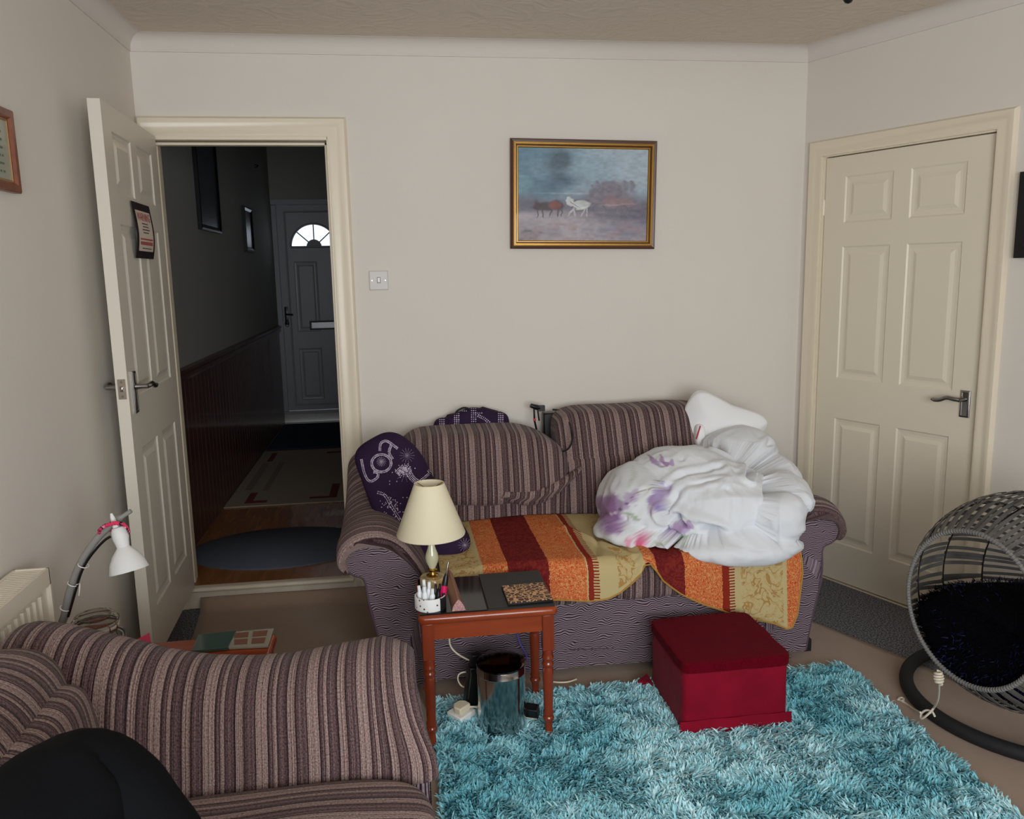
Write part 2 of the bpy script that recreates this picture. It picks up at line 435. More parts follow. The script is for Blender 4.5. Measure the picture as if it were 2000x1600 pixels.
# ------------------------------------------------------------------ six panel doors
CHROME=mat('satin_chrome',(150,148,146),.25,metal=1)
PANELP=[(0,0),(.006,-.005),(.020,-.007),(.030,-.0065),(.046,-.001),(.047,-.001)]
def panel_door(b, w_, h_, t_, panels, P):
    xs=sorted({0,w_}|{q for p in panels for q in p[:2]}); zs=sorted({0,h_}|{q for p in panels for q in p[2:]})
    for i in range(len(xs)-1):
        for j in range(len(zs)-1):
            c=((xs[i]+xs[i+1])/2,(zs[j]+zs[j+1])/2)
            inside=[p for p in panels if p[0]<c[0]<p[1] and p[2]<c[1]<p[3]]
            if inside: continue
            for h in (0,-t_):
                b.add([P(xs[i],zs[j],h),P(xs[i+1],zs[j],h),P(xs[i+1],zs[j+1],h),P(xs[i],zs[j+1],h)],[(0,1,2,3)])
    for p in panels:
        b.rects(PANELP,*p,P); b.rects([(i,-t_-h) for i,h in PANELP],*p,P)
    b.add([P(x,z,h) for x in (0,w_) for z in (0,h_) for h in (0,-t_)],[(0,1,3,2),(4,6,7,5),(0,4,5,1),(2,3,7,6)])
    return b
SIX=[(.105,.345,.185,.79),(.425,.665,.185,.79),(.105,.345,.98,1.585),(.425,.665,.98,1.585),(.105,.345,1.69,1.895),(.425,.665,1.69,1.895)]
def lever(parent_name,parent,P,s,z,side,name='handle',flip=1):
    """door handle: back plate + lever;  P(s,z,h)"""
    b=B(); b.rects([(0,0),(0,.006),(.004,.009),(.008,.009),(.010,.007)],s-.02,s+.02,z-.075 if side=='long' else z-.055,z+.075 if side=='long' else z+.055,P)
    b.tube([P(s,z+.02,.007),P(s,z+.02,.03),P(s,z+.02,.05)],[.011,.009,.009],12)
    pts=catmull([P(s,z+.02,.045),P(s-flip*.02,z+.022,.052),P(s-flip*.05,z+.024,.052),P(s-flip*.08,z+.012,.052),P(s-flip*.105,z+.010,.052),P(s-flip*.112,z+.014,.052)],4)
    b.tube(pts,[.009]*(len(pts)-5)+[.008,.007,.007,.008,.006],10)
    return link(name,b,CHROME,parent,label='satin chrome lever door handle')
# closed door in the right wall
d2=sthing('door_2',rwp(.118,.008,0))
Pr=lambda s,z,h: rwp(.118+s,.008+z,-.012+h)
b=panel_door(B(),.772,1.985,.035,SIX,Pr)
link('door_panel',b,mat('cream_closed_door_paint',(226,216,196),.38),d2,smooth=False)
lever('door_2',d2,Pr,.725,.935,'short')
b=B()
for z in (.25,1.765): b.tube([Pr(-.004,z-.035,.004),Pr(-.004,z+.035,.004)],.006,8); 
link('hinge',b,GLOSS,d2)
# open door on the left (hinged on the left jamb, swung into the room)
AL=math.radians(-87.356); LD=Vector((math.cos(AL),math.sin(AL),0)); LN=Vector((-LD.y,LD.x,0))  # LN points to +X (visible side)
HP=Vector((.0784,-.03,0))
def Pl(s,z,h):
    p=HP+LD*s+LN*h; return (p.x,p.y,z+.1126)
d1=sthing('door_1',Pl(0,0,0))
SIXL=[(.767-b_,.767-a_,c,d) for a_,b_,c,d in SIX]
b=panel_door(B(),.767,1.981,.040,SIXL,Pl)
link('door_panel',b,DOORM,d1,smooth=False)
lever('door_1',d1,Pl,.70,1.0,'long')
b=B(); Pb=lambda s,z,h: Pl(s,z,-.040-h)
lever('door_1',d1,Pb,.70,1.0,'long')
Pe=lambda s,z,h:(Pl(.767+h,z,-s-.020))
b=B(); b.rects([(0,0),(0,.0015),(.001,.0015)],-.013,.013,.985,1.055,Pe)
link('latch_plate',b,mat('brushed_steel_plate',(150,140,125),.35,metal=1),d1)
b=B(); b.rects([(0,0),(0,.006),(.003,.008)],-.006,.006,1.012,1.030,Pe); 
for zz in (.995,1.045): b.lathe([(.004,.0015),(.003,.003),(0,.003)],8,Pe(0,zz,0),LD)
link('latch_bolt',b,CHROME,d1)
# warning notice hung on the open door
def sheet(u,v):  # u 0..1 across (hinge side->free side), v 0 bottom..1 top; slightly curled
    s=.520-.272*u; z=1.5+ .2*v - .12*.0
    h=.006+.011*math.sin(v*math.pi)+.004*math.sin(v*6.28)
    s2 = s + .012*math.sin(v*math.pi*2)
    return Pl(s2, 1.472+.205*v, h)
def notice_grid(u0,u1,v0,v1,off,nu=6,nv=16):
    b=B()
    def fn(a,c):
        u=u0+(u1-u0)*a; v=v0+(v1-v0)*c; p=Vector(sheet(u,v)); return tuple(p+LN*off)
    b.grid(fn,nu,nv); return b
ns_=thing('notice_sheet','small black bordered WARNING notice with red lettering hung on the open door','notice',Pl(.37,1.47,0))
link('backing_card',notice_grid(0,1,0,1,0),mat('dark_brown_card',(38,26,27),.5),ns_)
PAPER=mat('cream_paper',(214,200,186),.6)
link('paper_face',notice_grid(.10,.90,.13,.86,.0012),PAPER,ns_,label='cream paper face')
REDP=mat('red_print',(176,44,40),.6); GREYP=mat('dark_print',(88,78,76),.6)
def font_b(txt):
    cu=bpy.data.curves.new('t','FONT'); cu.body=txt; cu.size=1; cu.resolution_u=2; o=bpy.data.objects.new('t',cu); COL.objects.link(o)
    bpy.context.view_layer.update(); me=bpy.data.meshes.new_from_object(o.evaluated_get(bpy.context.evaluated_depsgraph_get()))
    vs=np.array([v.co[:] for v in me.vertices]); fs=[tuple(p.vertices) for p in me.polygons]
    bpy.data.objects.remove(o); bpy.data.curves.remove(cu); bpy.data.meshes.remove(me)
    mn,mx=vs.min(0),vs.max(0); vs=(vs-mn)/(np.maximum(mx-mn,1e-6)); return vs,fs
vs,fs=font_b('WARNING')
b=B(); b.add([tuple(Vector(sheet(.14+.70*x,.68+.15*y))+LN*.002) for x,y,_ in vs],fs)
link('red_heading',b,REDP,ns_,smooth=False)
b=B()
for k,(u0,u1,v) in enumerate(((.33,.62,.62),(.36,.66,.565),(.32,.68,.51),(.34,.64,.455))):
    x=u0
    while x<u1:
        wd=random.uniform(.02,.05); b.add([tuple(Vector(sheet(q,v+dz))+LN*.002) for q,dz in ((x,0),(x+wd,0),(x+wd,.022),(x,.022))],[(0,1,2,3)]); x+=wd+.012
link('small_print',b,GREYP,ns_,smooth=False); b=B()
x=.28
while x<.78:
    wd=random.uniform(.02,.045); b.add([tuple(Vector(sheet(q,.17+dz))+LN*.002) for q,dz in ((x,0),(x+wd,0),(x+wd,.018),(x,.018))],[(0,1,2,3)]); x+=wd+.012
link('small_print',b,GREYP,ns_,smooth=False)
b=B()
for v,hh in ((.33,.03),(.24,.06)):
    x=.17
    while x<.84:
        wd=.03
        b.add([tuple(Vector(sheet(q,v+dz))+LN*.002) for q,dz in ((x,0),(x+wd,0),(x+wd,hh),(x,hh))],[(0,1,2,3)]); x+=wd+.016
link('red_lines',b,REDP,ns_,smooth=False)

# light switch
ls=thing('light_switch','square white one gang light switch beside the hall doorway','light switch',(.973,-.001,1.48))
b=B(); P_=lambda a,c,h:(a,-h,c)
b.rects([(0,0),(0,.006),(.004,.009)],.931,1.016,1.438,1.524,P_); link('face_plate',b,mat('brushed_white_metal',(206,202,198),.4),ls,smooth=False)
b=B(); b.rects([(0,.008),(0,.010),(.001,.011)],.966,.982,1.469,1.496,P_); link('switch_surround',b,mat('grey_plastic',(150,148,145),.5),ls,smooth=False)
b=B(); b.rects([(0,.010),(0,.015),(.002,.016)],.969,.979,1.473,1.493,P_); link('rocker',b,mat('white_rocker',(240,238,236),.3),ls,smooth=False)
for x in (.944,1.003):
    b=B(); b.lathe([(.004,.009),(.003,.0105),(0,.0105)],10,(x,0,1.481),(0,-1,0)); link('screw',b,CHROME,ls)

# ------------------------------------------------------------------ pictures
def picture(name,label,x0,x1,z0,z1,prof,fm,P,parent_loc,tilt=0):
    t=thing(name,label,'picture',parent_loc)
    b=B()
    for k in range(len(prof)): pass
    b.rects(prof,x0,x1,z0,z1,P,cap=False); b.rects([(0,0),(prof[-1][0],0)],x0,x1,z0,z1,P,cap=False)
    link('frame',b,fm,t,smooth=False); return t
# coach painting, hung a degree out of true
th=math.radians(-1.0); cx,cz=1.911,1.846
def Pp(a,c,h):
    dx,dz=a-cx,c-cz; return (cx+dx*math.cos(th)-dz*math.sin(th), -.004-h-.004*(dz+.25), cz+dx*math.sin(th)+dz*math.cos(th))
GOLD=mat('gold_moulding',(178,134,62),.35,metal=.75,bump=(40,.2,.002)); DKW=mat('dark_wood_moulding',(82,50,34),.35,coat=.3)
px0,px1,pz0,pz1=1.574,2.249,1.605,2.087
t=thing('painting','framed painting of a horse drawn coach under a stormy blue sky','painting',(cx,-.004,pz0))
b=B(); b.rects([(0,0),(0,.018),(.006,.024),(.015,.022)],px0,px1,pz0,pz1,Pp,cap=False); b.rects([(.026,.011),(.032,.012),(.036,.006)],px0,px1,pz0,pz1,Pp,cap=False)
link('frame_outer',b,DKW,t,smooth=False,label='dark brown outer moulding')
b=B(); b.rects([(.015,.021),(.017,.021),(.019,.024),(.023,.024),(.026,.012)],px0,px1,pz0,pz1,Pp,cap=False); b.rects([(.031,.013),(.034,.013),(.038,.004)],px0,px1,pz0,pz1,Pp,cap=False)
link('frame_gilding',b,GOLD,t,smooth=False,label='gilt inner moulding')
nu,nv=300,216; i_=.036
A_,C_=np.meshgrid(np.linspace(0,1,nu),np.linspace(0,1,nv),indexing='ij')
b=B(); b.grid(lambda a,c:Pp(px0+i_+a*(px1-px0-2*i_),pz0+i_+c*(pz1-pz0-2*i_),.005),nu,nv)
can=link('canvas',b,vcol_mat('oil_print',rough=.35,spec=.4),t)
U=A_; V=1-C_   # V from the top
P3=np.stack([U,V,U*0],-1)
def fb(s,o=0,oct=4):
    r=0; a=1
    for k in range(oct): r=r+a*vnoise(P3*np.array([1,1.3,1]),s*2**k,o+k*7.3); a*=.5
    return r
def sm(x,a,b_): t_=np.clip((x-a)/(b_-a),0,1); return t_*t_*(3-2*t_)
img=np.zeros((nu,nv,3)); WU=fb(16,31,3)*.022; WV=fb(16,43,3)*.026

def mixc(img,c,f): f=f[...,None]; return img*(1-f)+lin(c)*f
img=mixc(img,(150,172,186),np.ones_like(U))
img=mixc(img,(92,128,148),np.clip(1-sm(U+fb(3)*.25,.1,.55),0,1)*.9)
img=mixc(img,(112,150,162),sm(fb(4,3),.02,.3)*sm(1-U,.5,.9))
img=mixc(img,(66,92,114),np.exp(-(((U-.28)/.2)**2+((V-.40)/.13)**2)*1.2+fb(5,9)*1.2).clip(0,1)*.85)
img=mixc(img,(74,88,102),np.exp(-(((U-.31)/.09)**2+((V-.16)/.14)**2)+fb(6,5)*1.5).clip(0,1)*.8)
img=mixc(img,(186,196,206),sm(U+fb(3,4)*.3,.55,.85)*(1-sm(V,.3,.6))*.5)
hz=.50+.02*np.sin(U*7)+fb(4,2)*.04
g=sm(V-hz,-.05,.09)
img=mixc(img,(112,110,124),g)
img=mixc(img,(176,166,172),sm(V+fb(4,8)*.15-.08*U,.62,.8)*.85)
img=mixc(img,(84,80,96),np.exp(-(((U-.08)/.12)**2+((V-.60)/.06)**2)).clip(0,1)*.8)
img=mixc(img,(78,76,86),np.exp(-(((U-.08)/.2)**2+((V-.92)/.1)**2)+fb(10,3)*2).clip(0,1)*.8)
img=mixc(img,(122,128,150),np.exp(-(((U-.85)/.25)**2+((V-.88)/.1)**2)).clip(0,1)*.8)
img=mixc(img,(162,140,140),sm(fb(14,1,3),.05,.35)*sm(V,.72,.85)*.5)
img=mixc(img,(176,180,190),np.exp(-(((U-.42)/.2)**2+((V-.485)/.008)**2))*.7)
def el(cx_,cy_,rx,ry,a=0,soft=.25,n=0.0):
    x=U+WU-cx_; y=(V+WV-cy_)*.72; ca,sa=math.cos(a),math.sin(a); X=(x*ca+y*sa)/rx; Y=(-x*sa+y*ca)/(ry*.72)
    d=np.sqrt(X*X+Y*Y)+fb(16,cx_*9,2)*n; return 1-sm(d,1-soft,1+soft)
# brown pair
for a in ((.20,.635,.085,.05),(.145,.62,.03,.055),(.30,.62,.05,.05)): img=mixc(img,(64,46,50),el(*a,0,.3,.3)*.9)
img=mixc(img,(128,72,62),el(.285,.62,.045,.042,0,.3,.3)*.95)
for x in (.15,.19,.245,.30,.33): img=mixc(img,(66,50,54),el(x,.70,.006,.045,random.uniform(-.4,.4))*.8)
# white horse
img=mixc(img,(84,82,90),el(.475,.605,.085,.062,0,.2)*.8)
img=mixc(img,(204,208,206),el(.485,.605,.070,.052,0,.2,.15)); img=mixc(img,(204,206,206),el(.405,.585,.028,.045,.5,.25,.2)); img=mixc(img,(196,198,200),el(.38,.555,.020,.028,-.6,.25))
for x,a in ((.40,.6),(.43,-.2),(.50,.5),(.53,-.1)): img=mixc(img,(188,188,192),el(x,.685,.007,.05,a)*.9)
img=mixc(img,(60,60,70),el(.43,.60,.045,.004,.65)*.8)
# coach, hazy
img=mixc(img,(120,112,124),el(.70,.52,.16,.11,0,.5,.5)*.75); img=mixc(img,(112,106,116),el(.70,.42,.09,.07,0,.4,.5)*.75)
img=mixc(img,(140,132,144),el(.74,.50,.20,.14,0,.7,.9)*.6)
img=mixc(img,(146,120,126),el(.71,.56,.055,.06,0,.4,.3)*.8); img=mixc(img,(152,128,130),el(.80,.575,.09,.05,0,.4,.4)*.8)
for x,y in ((.60,.42),(.57,.46),(.83,.40),(.88,.42),(.78,.47),(.64,.44)): img=mixc(img,(118,112,124),el(x,y,.022,.055,0,.6,.9)*.65); img=mixc(img,(124,116,126),el(x,y-.06,.010,.016,0,.5,.4)*.6)
for x in (.63,.80):
    r1=el(x,.66,.05,.065,0,.12); r2=el(x,.66,.044,.056,0,.12); img=mixc(img,(96,92,104),np.clip(r1-r2,0,1)*.7); img=mixc(img,(120,114,124),r2*.4)
img=mixc(img,(172,160,164),el(.78,.60,.15,.006,-.05)*.6)
img=mixc(img,(150,140,150),el(.6,.70,.30,.02,0,.8)*.35)
img=img*(1+fb(30,77,2)[...,None]*.25)
set_colors(can,img.reshape(-1,3))

# framed certificate on the left wall (cut by the picture edge)
WOODF=wood_mat('red_brown_wood',(112,62,44),(134,80,58),.45)
t=thing('picture_frame','wooden framed certificate on the left wall, cut by the picture edge','picture',(.002,-1.45,1.75))
Pw=lambda a,c,h:(.002+h,a,c)
b=B(); b.rects([(0,0),(0,.016),(.004,.020),(.02,.020),(.027,.012)],-1.62,-1.232,1.750,1.972,Pw,cap=False); link('frame',b,WOODF,t,smooth=False)
b=B(); b.rects([(.026,.011),(.030,.012),(.033,.009)],-1.62,-1.232,1.750,1.972,Pw,cap=False); link('slip',b,mat('gold_slip',(176,140,100),.4,metal=.5),t,smooth=False)
b=B(); b.rects([(.031,.009),(.032,.009)],-1.62,-1.232,1.750,1.972,Pw); link('certificate',b,mat('pale_green_paper',(160,162,146),.4,coat=.5),t,smooth=False)
b=B()
for k in range(7):
    z=1.925-k*.021; y=-1.30
    while y>-1.5:
        l_=random.uniform(.008,.03); b.add([Pw(y,z,.0096),Pw(y-l_,z,.0096),Pw(y-l_,z+.006,.0096),Pw(y,z+.006,.0096)],[(0,1,2,3)]); y-=l_+.006
link('writing',b,mat('green_ink',(96,112,92),.6),t,smooth=False)
# dark framed picture at the right edge of view
t=thing('wall_picture','black framed picture hung on the wall right of the closed door','picture',rwp(1.2,1.52,0))
Pq=lambda a,c,h:rwp(a,c,.003+h)
b=B(); b.rects([(0,0),(0,.02),(.03,.02),(.034,.012)],1.003,1.45,1.522,1.835,Pq,cap=False); link('frame',b,mat('black_frame',(26,26,28),.35),t,smooth=False)
b=B(); b.rects([(.03,.012),(.031,.012)],1.003,1.45,1.522,1.835,Pq); link('print',b,mat('dark_print_panel',(40,42,48),.25),t,smooth=False)

# ------------------------------------------------------------------ HALL
HX=-.07; HX1=.98; HY=4.3; HZ=.098
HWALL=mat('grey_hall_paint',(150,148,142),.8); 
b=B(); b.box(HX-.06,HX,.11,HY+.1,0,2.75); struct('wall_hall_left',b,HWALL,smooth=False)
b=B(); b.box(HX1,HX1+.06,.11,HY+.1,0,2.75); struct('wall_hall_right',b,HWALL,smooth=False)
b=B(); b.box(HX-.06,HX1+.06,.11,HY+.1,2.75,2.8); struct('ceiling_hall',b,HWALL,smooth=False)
LAM=wood_mat('oak_laminate',(128,80,38),(156,102,54),.22,8,1,.5)
b=B(); b.box(HX,HX1,.012,HY,HZ-.02,HZ+.006); struct('floor_hall',b,LAM,smooth=False)
# far end wall around the front door
FD0,FD1,FT=-.02,.80,2.16
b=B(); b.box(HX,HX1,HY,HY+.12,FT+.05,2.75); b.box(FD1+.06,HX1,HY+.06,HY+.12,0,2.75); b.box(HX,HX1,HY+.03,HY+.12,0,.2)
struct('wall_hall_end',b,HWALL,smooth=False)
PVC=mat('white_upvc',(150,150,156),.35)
b=B()
b.box(HX+.001,FD0-.002,HY-.01,HY+.07,.2,FT); b.box(FD1+.002,FD1+.07,HY-.01,HY+.07,.2,FT+.05); b.box(HX,FD1+.07,HY-.01,HY+.07,FT+.002,FT+.055); b.box(HX,FD1+.07,HY-.03,HY+.07,.185,.215)
struct('trim_9',b,PVC,bevel=.004)
d3=sthing('door_3',(FD0,HY,.2))
Pf=lambda s,z,h:(FD0+s,HY-h+.0,.22+z)
# slab with a half round fanlight hole
fcx,fcz,fr=.327,1.555,.214
fw,fh=FD1-FD0,FT-.22
b=B()
def fq(p): b.add([Pf(*q,0) for q in p],[tuple(range(len(p)))]); b.add([Pf(*q,-.05) for q in p],[tuple(range(len(p)))])
arc=[(fcx+fr*math.cos(math.pi*k/24),fcz+fr*math.sin(math.pi*k/24)) for k in range(25)]
z_top=fh
for k in range(24):
    a0,a1=arc[k],arc[k+1]; fq([a0,a1,(a1[0],z_top),(a0[0],z_top)])
fq([(fcx+fr,fcz),(fw,fcz),(fw,z_top),(fcx+fr,z_top)]); fq([(0,fcz),(fcx-fr,fcz),(fcx-fr,z_top),(0,z_top)])
LP=[(.13,.345,.76,1.42),(.475,.69,.76,1.42),(.13,.345,.10,.60),(.475,.69,.10,.60)]
b2=panel_door(B(),fw,fcz,.05,LP,Pf)
b.add(b2.v,b2.f,b2.uv)
b.add([Pf(*a,h) for a in arc for h in (0,-.05)],[(2*k,2*k+2,2*k+3,2*k+1) for k in range(24)]); 
b.rects([(0,0),(.0,.006),(.012,.008),(.02,0)],.06,fw-.06,.04,fh-.05,Pf,cap=False)
link('door_slab',b,PVC,d3,smooth=False)
b=B()   # sunburst bars and hub
for k in range(25):
    pass
hub=[(fcx+.07*math.cos(math.pi*k/12),fcz+.07*math.sin(math.pi*k/12)) for k in range(13)]
b.add([Pf(*q,.004) for q in hub]+[Pf(*q,-.03) for q in hub],[tuple(range(13))]+[(k,k+1,k+14,k+13) for k in range(12)])
for a in (42,90,138):
    ca,sa=math.cos(math.radians(a)),math.sin(math.radians(a)); b.tube([Pf(fcx+.06*ca,fcz+.06*sa,-.02),Pf(fcx+fr*ca,fcz+fr*sa,-.02)],.006,6)
b.tube([Pf(q[0],q[1],.0) for q in arc],.010,6); b.tube([Pf(arc[0][0],arc[0][1],0),Pf(arc[-1][0],arc[-1][1],0)],.010,6)
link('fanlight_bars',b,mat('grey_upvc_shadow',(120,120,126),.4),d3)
b=B(); b.add([Pf(*q,-.03) for q in arc],[tuple(range(25))]); 
link('fanlight_glass',b,mat('frosted_glass',(245,248,250),.6,trans=1,ior=1.05),d3,smooth=False)
b=B(); b.rects([(0,0),(0,.012),(.006,.014)],.41-.165,.41+.165,.775,.86,Pf); link('letterbox_surround',b,mat('black_trim',(22,22,24),.4),d3,smooth=False)
b=B(); b.rects([(0,.013),(0,.018),(.004,.02)],.41-.150,.41+.150,.787,.848,Pf); link('letterbox_flap',b,mat('silver_flap',(168,170,172),.3,metal=.6),d3,smooth=False)
b=B(); b.rects([(0,0),(0,.01),(.004,.012)],-.012+.03,.020+.03,.83,1.0,Pf); b.tube([Pf(.035,.93,.01),Pf(.035,.93,.05),Pf(.10,.925,.05)],.009,8)
b.tube([Pf(.035+.018*math.cos(t_/10*6.28),.84+.03*math.sin(t_/10*6.28),.02) for t_ in range(10)],.003,5,closed=True)
link('door_handle',b,mat('dark_chrome',(60,60,62),.3,metal=.8),d3)
# sky outside behind front door is the world itself
# dado panelling
WAIN=wood_mat('dark_mahogany_panelling',(70,40,34),(92,56,46),.4,5,2)
t=sthing('trim_10',(HX,.2,HZ)); b=B(); y=.115
while y<HY-.05:
    b.box(HX,HX+.010,y+.002,y+.088,HZ,1.0); y+=.09
b.box(HX,HX+.006,.115,HY-.04,HZ,1.0); link('panelling',b,WAIN,t,bevel=.002)
b=B(); b.prism([(HX,.985),(HX+.022,.985),(HX+.028,1.0),(HX+.022,1.015),(HX+.034,1.03),(HX+.03,1.045),(HX,1.05)],.115,HY-.03,'xz'); link('dado_rail',b,WAIN,t)
# pictures in the hall
BLK=mat('black_glossy_frame',(18,18,20),.25); GL=mat('dark_picture_glass',(30,32,36),.12)
for nm,lb,y0,y1,z0,z1 in (('hall_picture','large black framed picture high on the left hall wall',1.285,1.86,1.785,2.40),('hall_picture','small black framed picture nearest the front door on the hall wall',2.75,3.09,1.70,2.035)):
    t=thing(nm,lb,'picture',(HX,y0,z0)); Ph=lambda a,c,h:(HX+.002+h,a,c)
    b=B(); b.rects([(0,0),(0,.022),(.012,.024),(.03,.016),(.034,.012)],y0,y1,z0,z1,Ph,cap=False); link('frame',b,BLK,t,smooth=False)
    b=B(); b.rects([(.033,.012),(.034,.012)],y0,y1,z0,z1,Ph); link('glazed_print',b,mat('hall_print',(70,72,80),.3),t,smooth=False)
# hall mats
b=B(); ex,ey,ea,eb=.40,.485,.46,.325
prof=[(1,.0),(1.0,.006),(.985,.010),(.0,.011)]
for k,(rr,zz) in enumerate(prof): pass
vs=[(ex+ea*rr*math.cos(2*math.pi*j/64),ey+eb*rr*math.sin(2*math.pi*j/64),HZ+.006+zz) for rr,zz in prof[:3] for j in range(64)]
b.add(vs,[(k*64+j,k*64+(j+1)%64,(k+1)*64+(j+1)%64,(k+1)*64+j) for k in range(2) for j in range(64)]+[tuple(128+j for j in range(64))])
tag(link('oval_mat',b,mat('slate_blue_mat',(88,94,108),.95,bump=(300,.5,.003))),'oval slate blue mat on the wooden hall floor just past the step','mat')
t=thing('hall_rug','beige rectangular rug with dark red corner blocks on the hall floor','rug',(.3,2.1,HZ+.006))
b=B(); b.box(-.058,.75,1.31,2.93,HZ+.006,HZ+.014); link('rug_body',b,mat('beige_rug',(150,136,118),.95),t,bevel=.003)
DRB=mat('dark_red_blocks',(104,40,36),.95)
for L_ in (((.055,.19,1.37,1.42),(.055,.10,1.42,1.62)),((.45,.62,1.40,1.44),(.57,.62,1.44,1.75)),((.02,.06,2.55,2.85),),((.45,.6,2.75,2.8),)):
    b=B()
    for (a,c,d,e) in L_: b.box(a,c,d,e,HZ+.0142,HZ+.0152)
    link('corner_block',b,DRB,t,smooth=False,label='dark red corner block')
TPB=mat('taupe_blocks',(128,112,98),.95)
for (a,c,d,e) in ((.0,.05,1.70,2.5),(.12,.16,1.66,2.5)):
    b=B(); b.box(a,c,d,e,HZ+.0141,HZ+.0149); link('border_block',b,TPB,t,smooth=False)
b=B(); b.box(HX+.02,.85,3.0,4.15,HZ+.006,HZ+.016); tag(link('door_mat',b,mat('navy_mat',(28,40,66),.95,bump=(200,.5,.004)),bevel=.003),'dark navy door mat in front of the front door','mat')
b=B(); b.lathe([(.012,0),(.012,.02),(.004,.03),(0,.03)],10,(HX,3.55,2.42),(1,0,0)); tag(link('hall_sensor',b,BLK),'tiny black round knob high on the hall wall near the front door','knob')

# ------------------------------------------------------------------ FLOOR COVERINGS
# tan sheet over the grey carpet, its back edge curled up against the step
tan=mat('tan_felt_sheet',(160,138,120),.9,sheen=.2,bump=(18,.25,.01),mott=((148,126,108),3,.3),spec=.15)
def tanx0(y): return .105+ (.03 if y>-.2 else .03)*min(1,max(0,(-y)/.3))
def tanf(a,c):
    y=-.028-c*4.6
    x0=.10+.035*min(1,c*14); s=(y+.04)/RD.y
    xr=2.44+(-y)*.47 if y>-1.05 else 2.44+1.05*.47+(-y-1.05)*.40
    x=x0+(xr-x0)*a
    z=.005+.048*math.exp(-((c*4.6)/.035)**2)*(1-sm1(a,.9,1))*(1 if x<.86 else max(0,1-(x-.86)/.1)) +.0012*math.sin(x*7+y*3)+.0015
    return (x,y if c>0 else y+.004,z)
def sm1(x,a,b_): t=min(1,max(0,(x-a)/(b_-a))); return t*t*(3-2*t)
b=B(); nv_=90
ys=[0,.001,.0025,.004,.006,.009,.013,.02,.03]+[.03+.97*i/60 for i in range(1,61)]
b.grid(lambda a,c:tanf(a,ys[int(round(c*(len(ys)-1)))]),70,len(ys))
o=link('tan_floor_sheet',b,tan); tag(o,'large tan felt sheet lying over the grey carpet, edge curled against the step','floor covering')
md=o.modifiers.new('th','SOLIDIFY'); md.thickness=.003; md.offset=1

# teal shag rug: backing and pile
RX0,RX1,RY0,RY1=1.112,2.665,-2.55,-1.075
rug=thing('shag_rug','teal shaggy pile rug under the side table and red footstool','rug',((RX0+RX1)/2,(RY0+RY1)/2,0))
b=B(); b.box(RX0+.01,RX1-.01,RY0+.01,RY1-.01,.006,.014); link('rug_backing',b,mat('rug_backing_teal',(44,104,112),.95),rug,smooth=False)
sp=.0062
gx=np.arange(RX0,RX1,sp); gy=np.arange(RY0,RY1,sp); X,Y=np.meshgrid(gx,gy,indexing='ij'); X=X.ravel(); Y=Y.ravel()
X=X+rng.normal(0,sp*.35,X.size); Y=Y+rng.normal(0,sp*.35,X.size)
keep=~((X<1.06)&(Y<-1.86)); X=X[keep]; Y=Y[keep]
n=X.size; P0=np.stack([X,Y,np.full(n,.012)],-1)
cl=vnoise(P0*np.array([1,1,0]),26,3)   # clumps
cl2=vnoise(P0*np.array([1,1,0]),5,9)
ang=(vnoise(P0*np.array([1,1,0]),4.5,1)*9+vnoise(P0*np.array([1,1,0]),22,5)*7)+rng.normal(0,.8,n)-1.9
leanm=np.clip(.75+cl*.6+rng.normal(0,.2,n),.2,1.25)
ln=.030*(1+cl*.5+cl2*.25)*rng.uniform(.8,1.15,n)
dx=np.cos(ang); dy=np.sin(ang)
wd=rng.uniform(.0022,.0036,n); wa=ang+math.pi/2+rng.normal(0,.5,n); wx=np.cos(wa)*wd; wy=np.sin(wa)*wd
V=np.empty((n,7,3)); 
for k,(t_,wf) in enumerate(((0,1.0),(.5,1.0),(.85,.8))):
    bend=leanm*t_**1.6
    px=X+dx*ln*np.sin(bend)*t_; py=Y+dy*ln*np.sin(bend)*t_; pz=.012+ln*np.cos(bend*.85)*t_
    V[:,2*k,0]=px-wx*wf; V[:,2*k,1]=py-wy*wf; V[:,2*k,2]=pz
    V[:,2*k+1,0]=px+wx*wf; V[:,2*k+1,1]=py+wy*wf; V[:,2*k+1,2]=pz
V[:,6,0]=X+dx*ln*np.sin(leanm); V[:,6,1]=Y+dy*ln*np.sin(leanm); V[:,6,2]=.012+ln*np.cos(leanm*.85)
tv=rng.uniform(0,1,n); c1,c2,c3=lin((152,220,230)),lin((208,240,246)),lin((100,184,200))
cc=c1[None]*(1-tv[:,None])+c2[None]*tv[:,None]; dk=np.clip(.25-cl2*1.6-cl*.4,0,.8)[:,None]; cc=cc*(1-dk)+c3[None]*dk
me=bpy.data.meshes.new('pile'); me.vertices.add(n*7); me.vertices.foreach_set('co',(V-np.array(rug.location)).ravel().astype(np.float32))
q=np.arange(n)[:,None]*7
quads=np.concatenate([q+np.array([[0,1,3,2]]),q+np.array([[2,3,5,4]])],0); tris=q+np.array([[4,5,6]])
loops=np.concatenate([quads.ravel(),tris.ravel()]); me.loops.add(loops.size); me.loops.foreach_set('vertex_index',loops.astype(np.int32))
npoly=len(quads)+len(tris); me.polygons.add(npoly)
st_=np.concatenate([np.arange(len(quads))*4,len(quads)*4+np.arange(len(tris))*3]); me.polygons.foreach_set('loop_start',st_.astype(np.int32))
me.update(calc_edges=True); me.validate(); me.polygons.foreach_set('use_smooth',[True]*len(me.polygons))
PILE=vcol_mat('teal_pile',rough=.7,spec=.12); me.materials.append(PILE)
o=bpy.data.objects.new('pile',me); COL.objects.link(o); o.parent=rug; o['kind']='stuff'
set_colors(o,np.repeat(cc,7,axis=0))

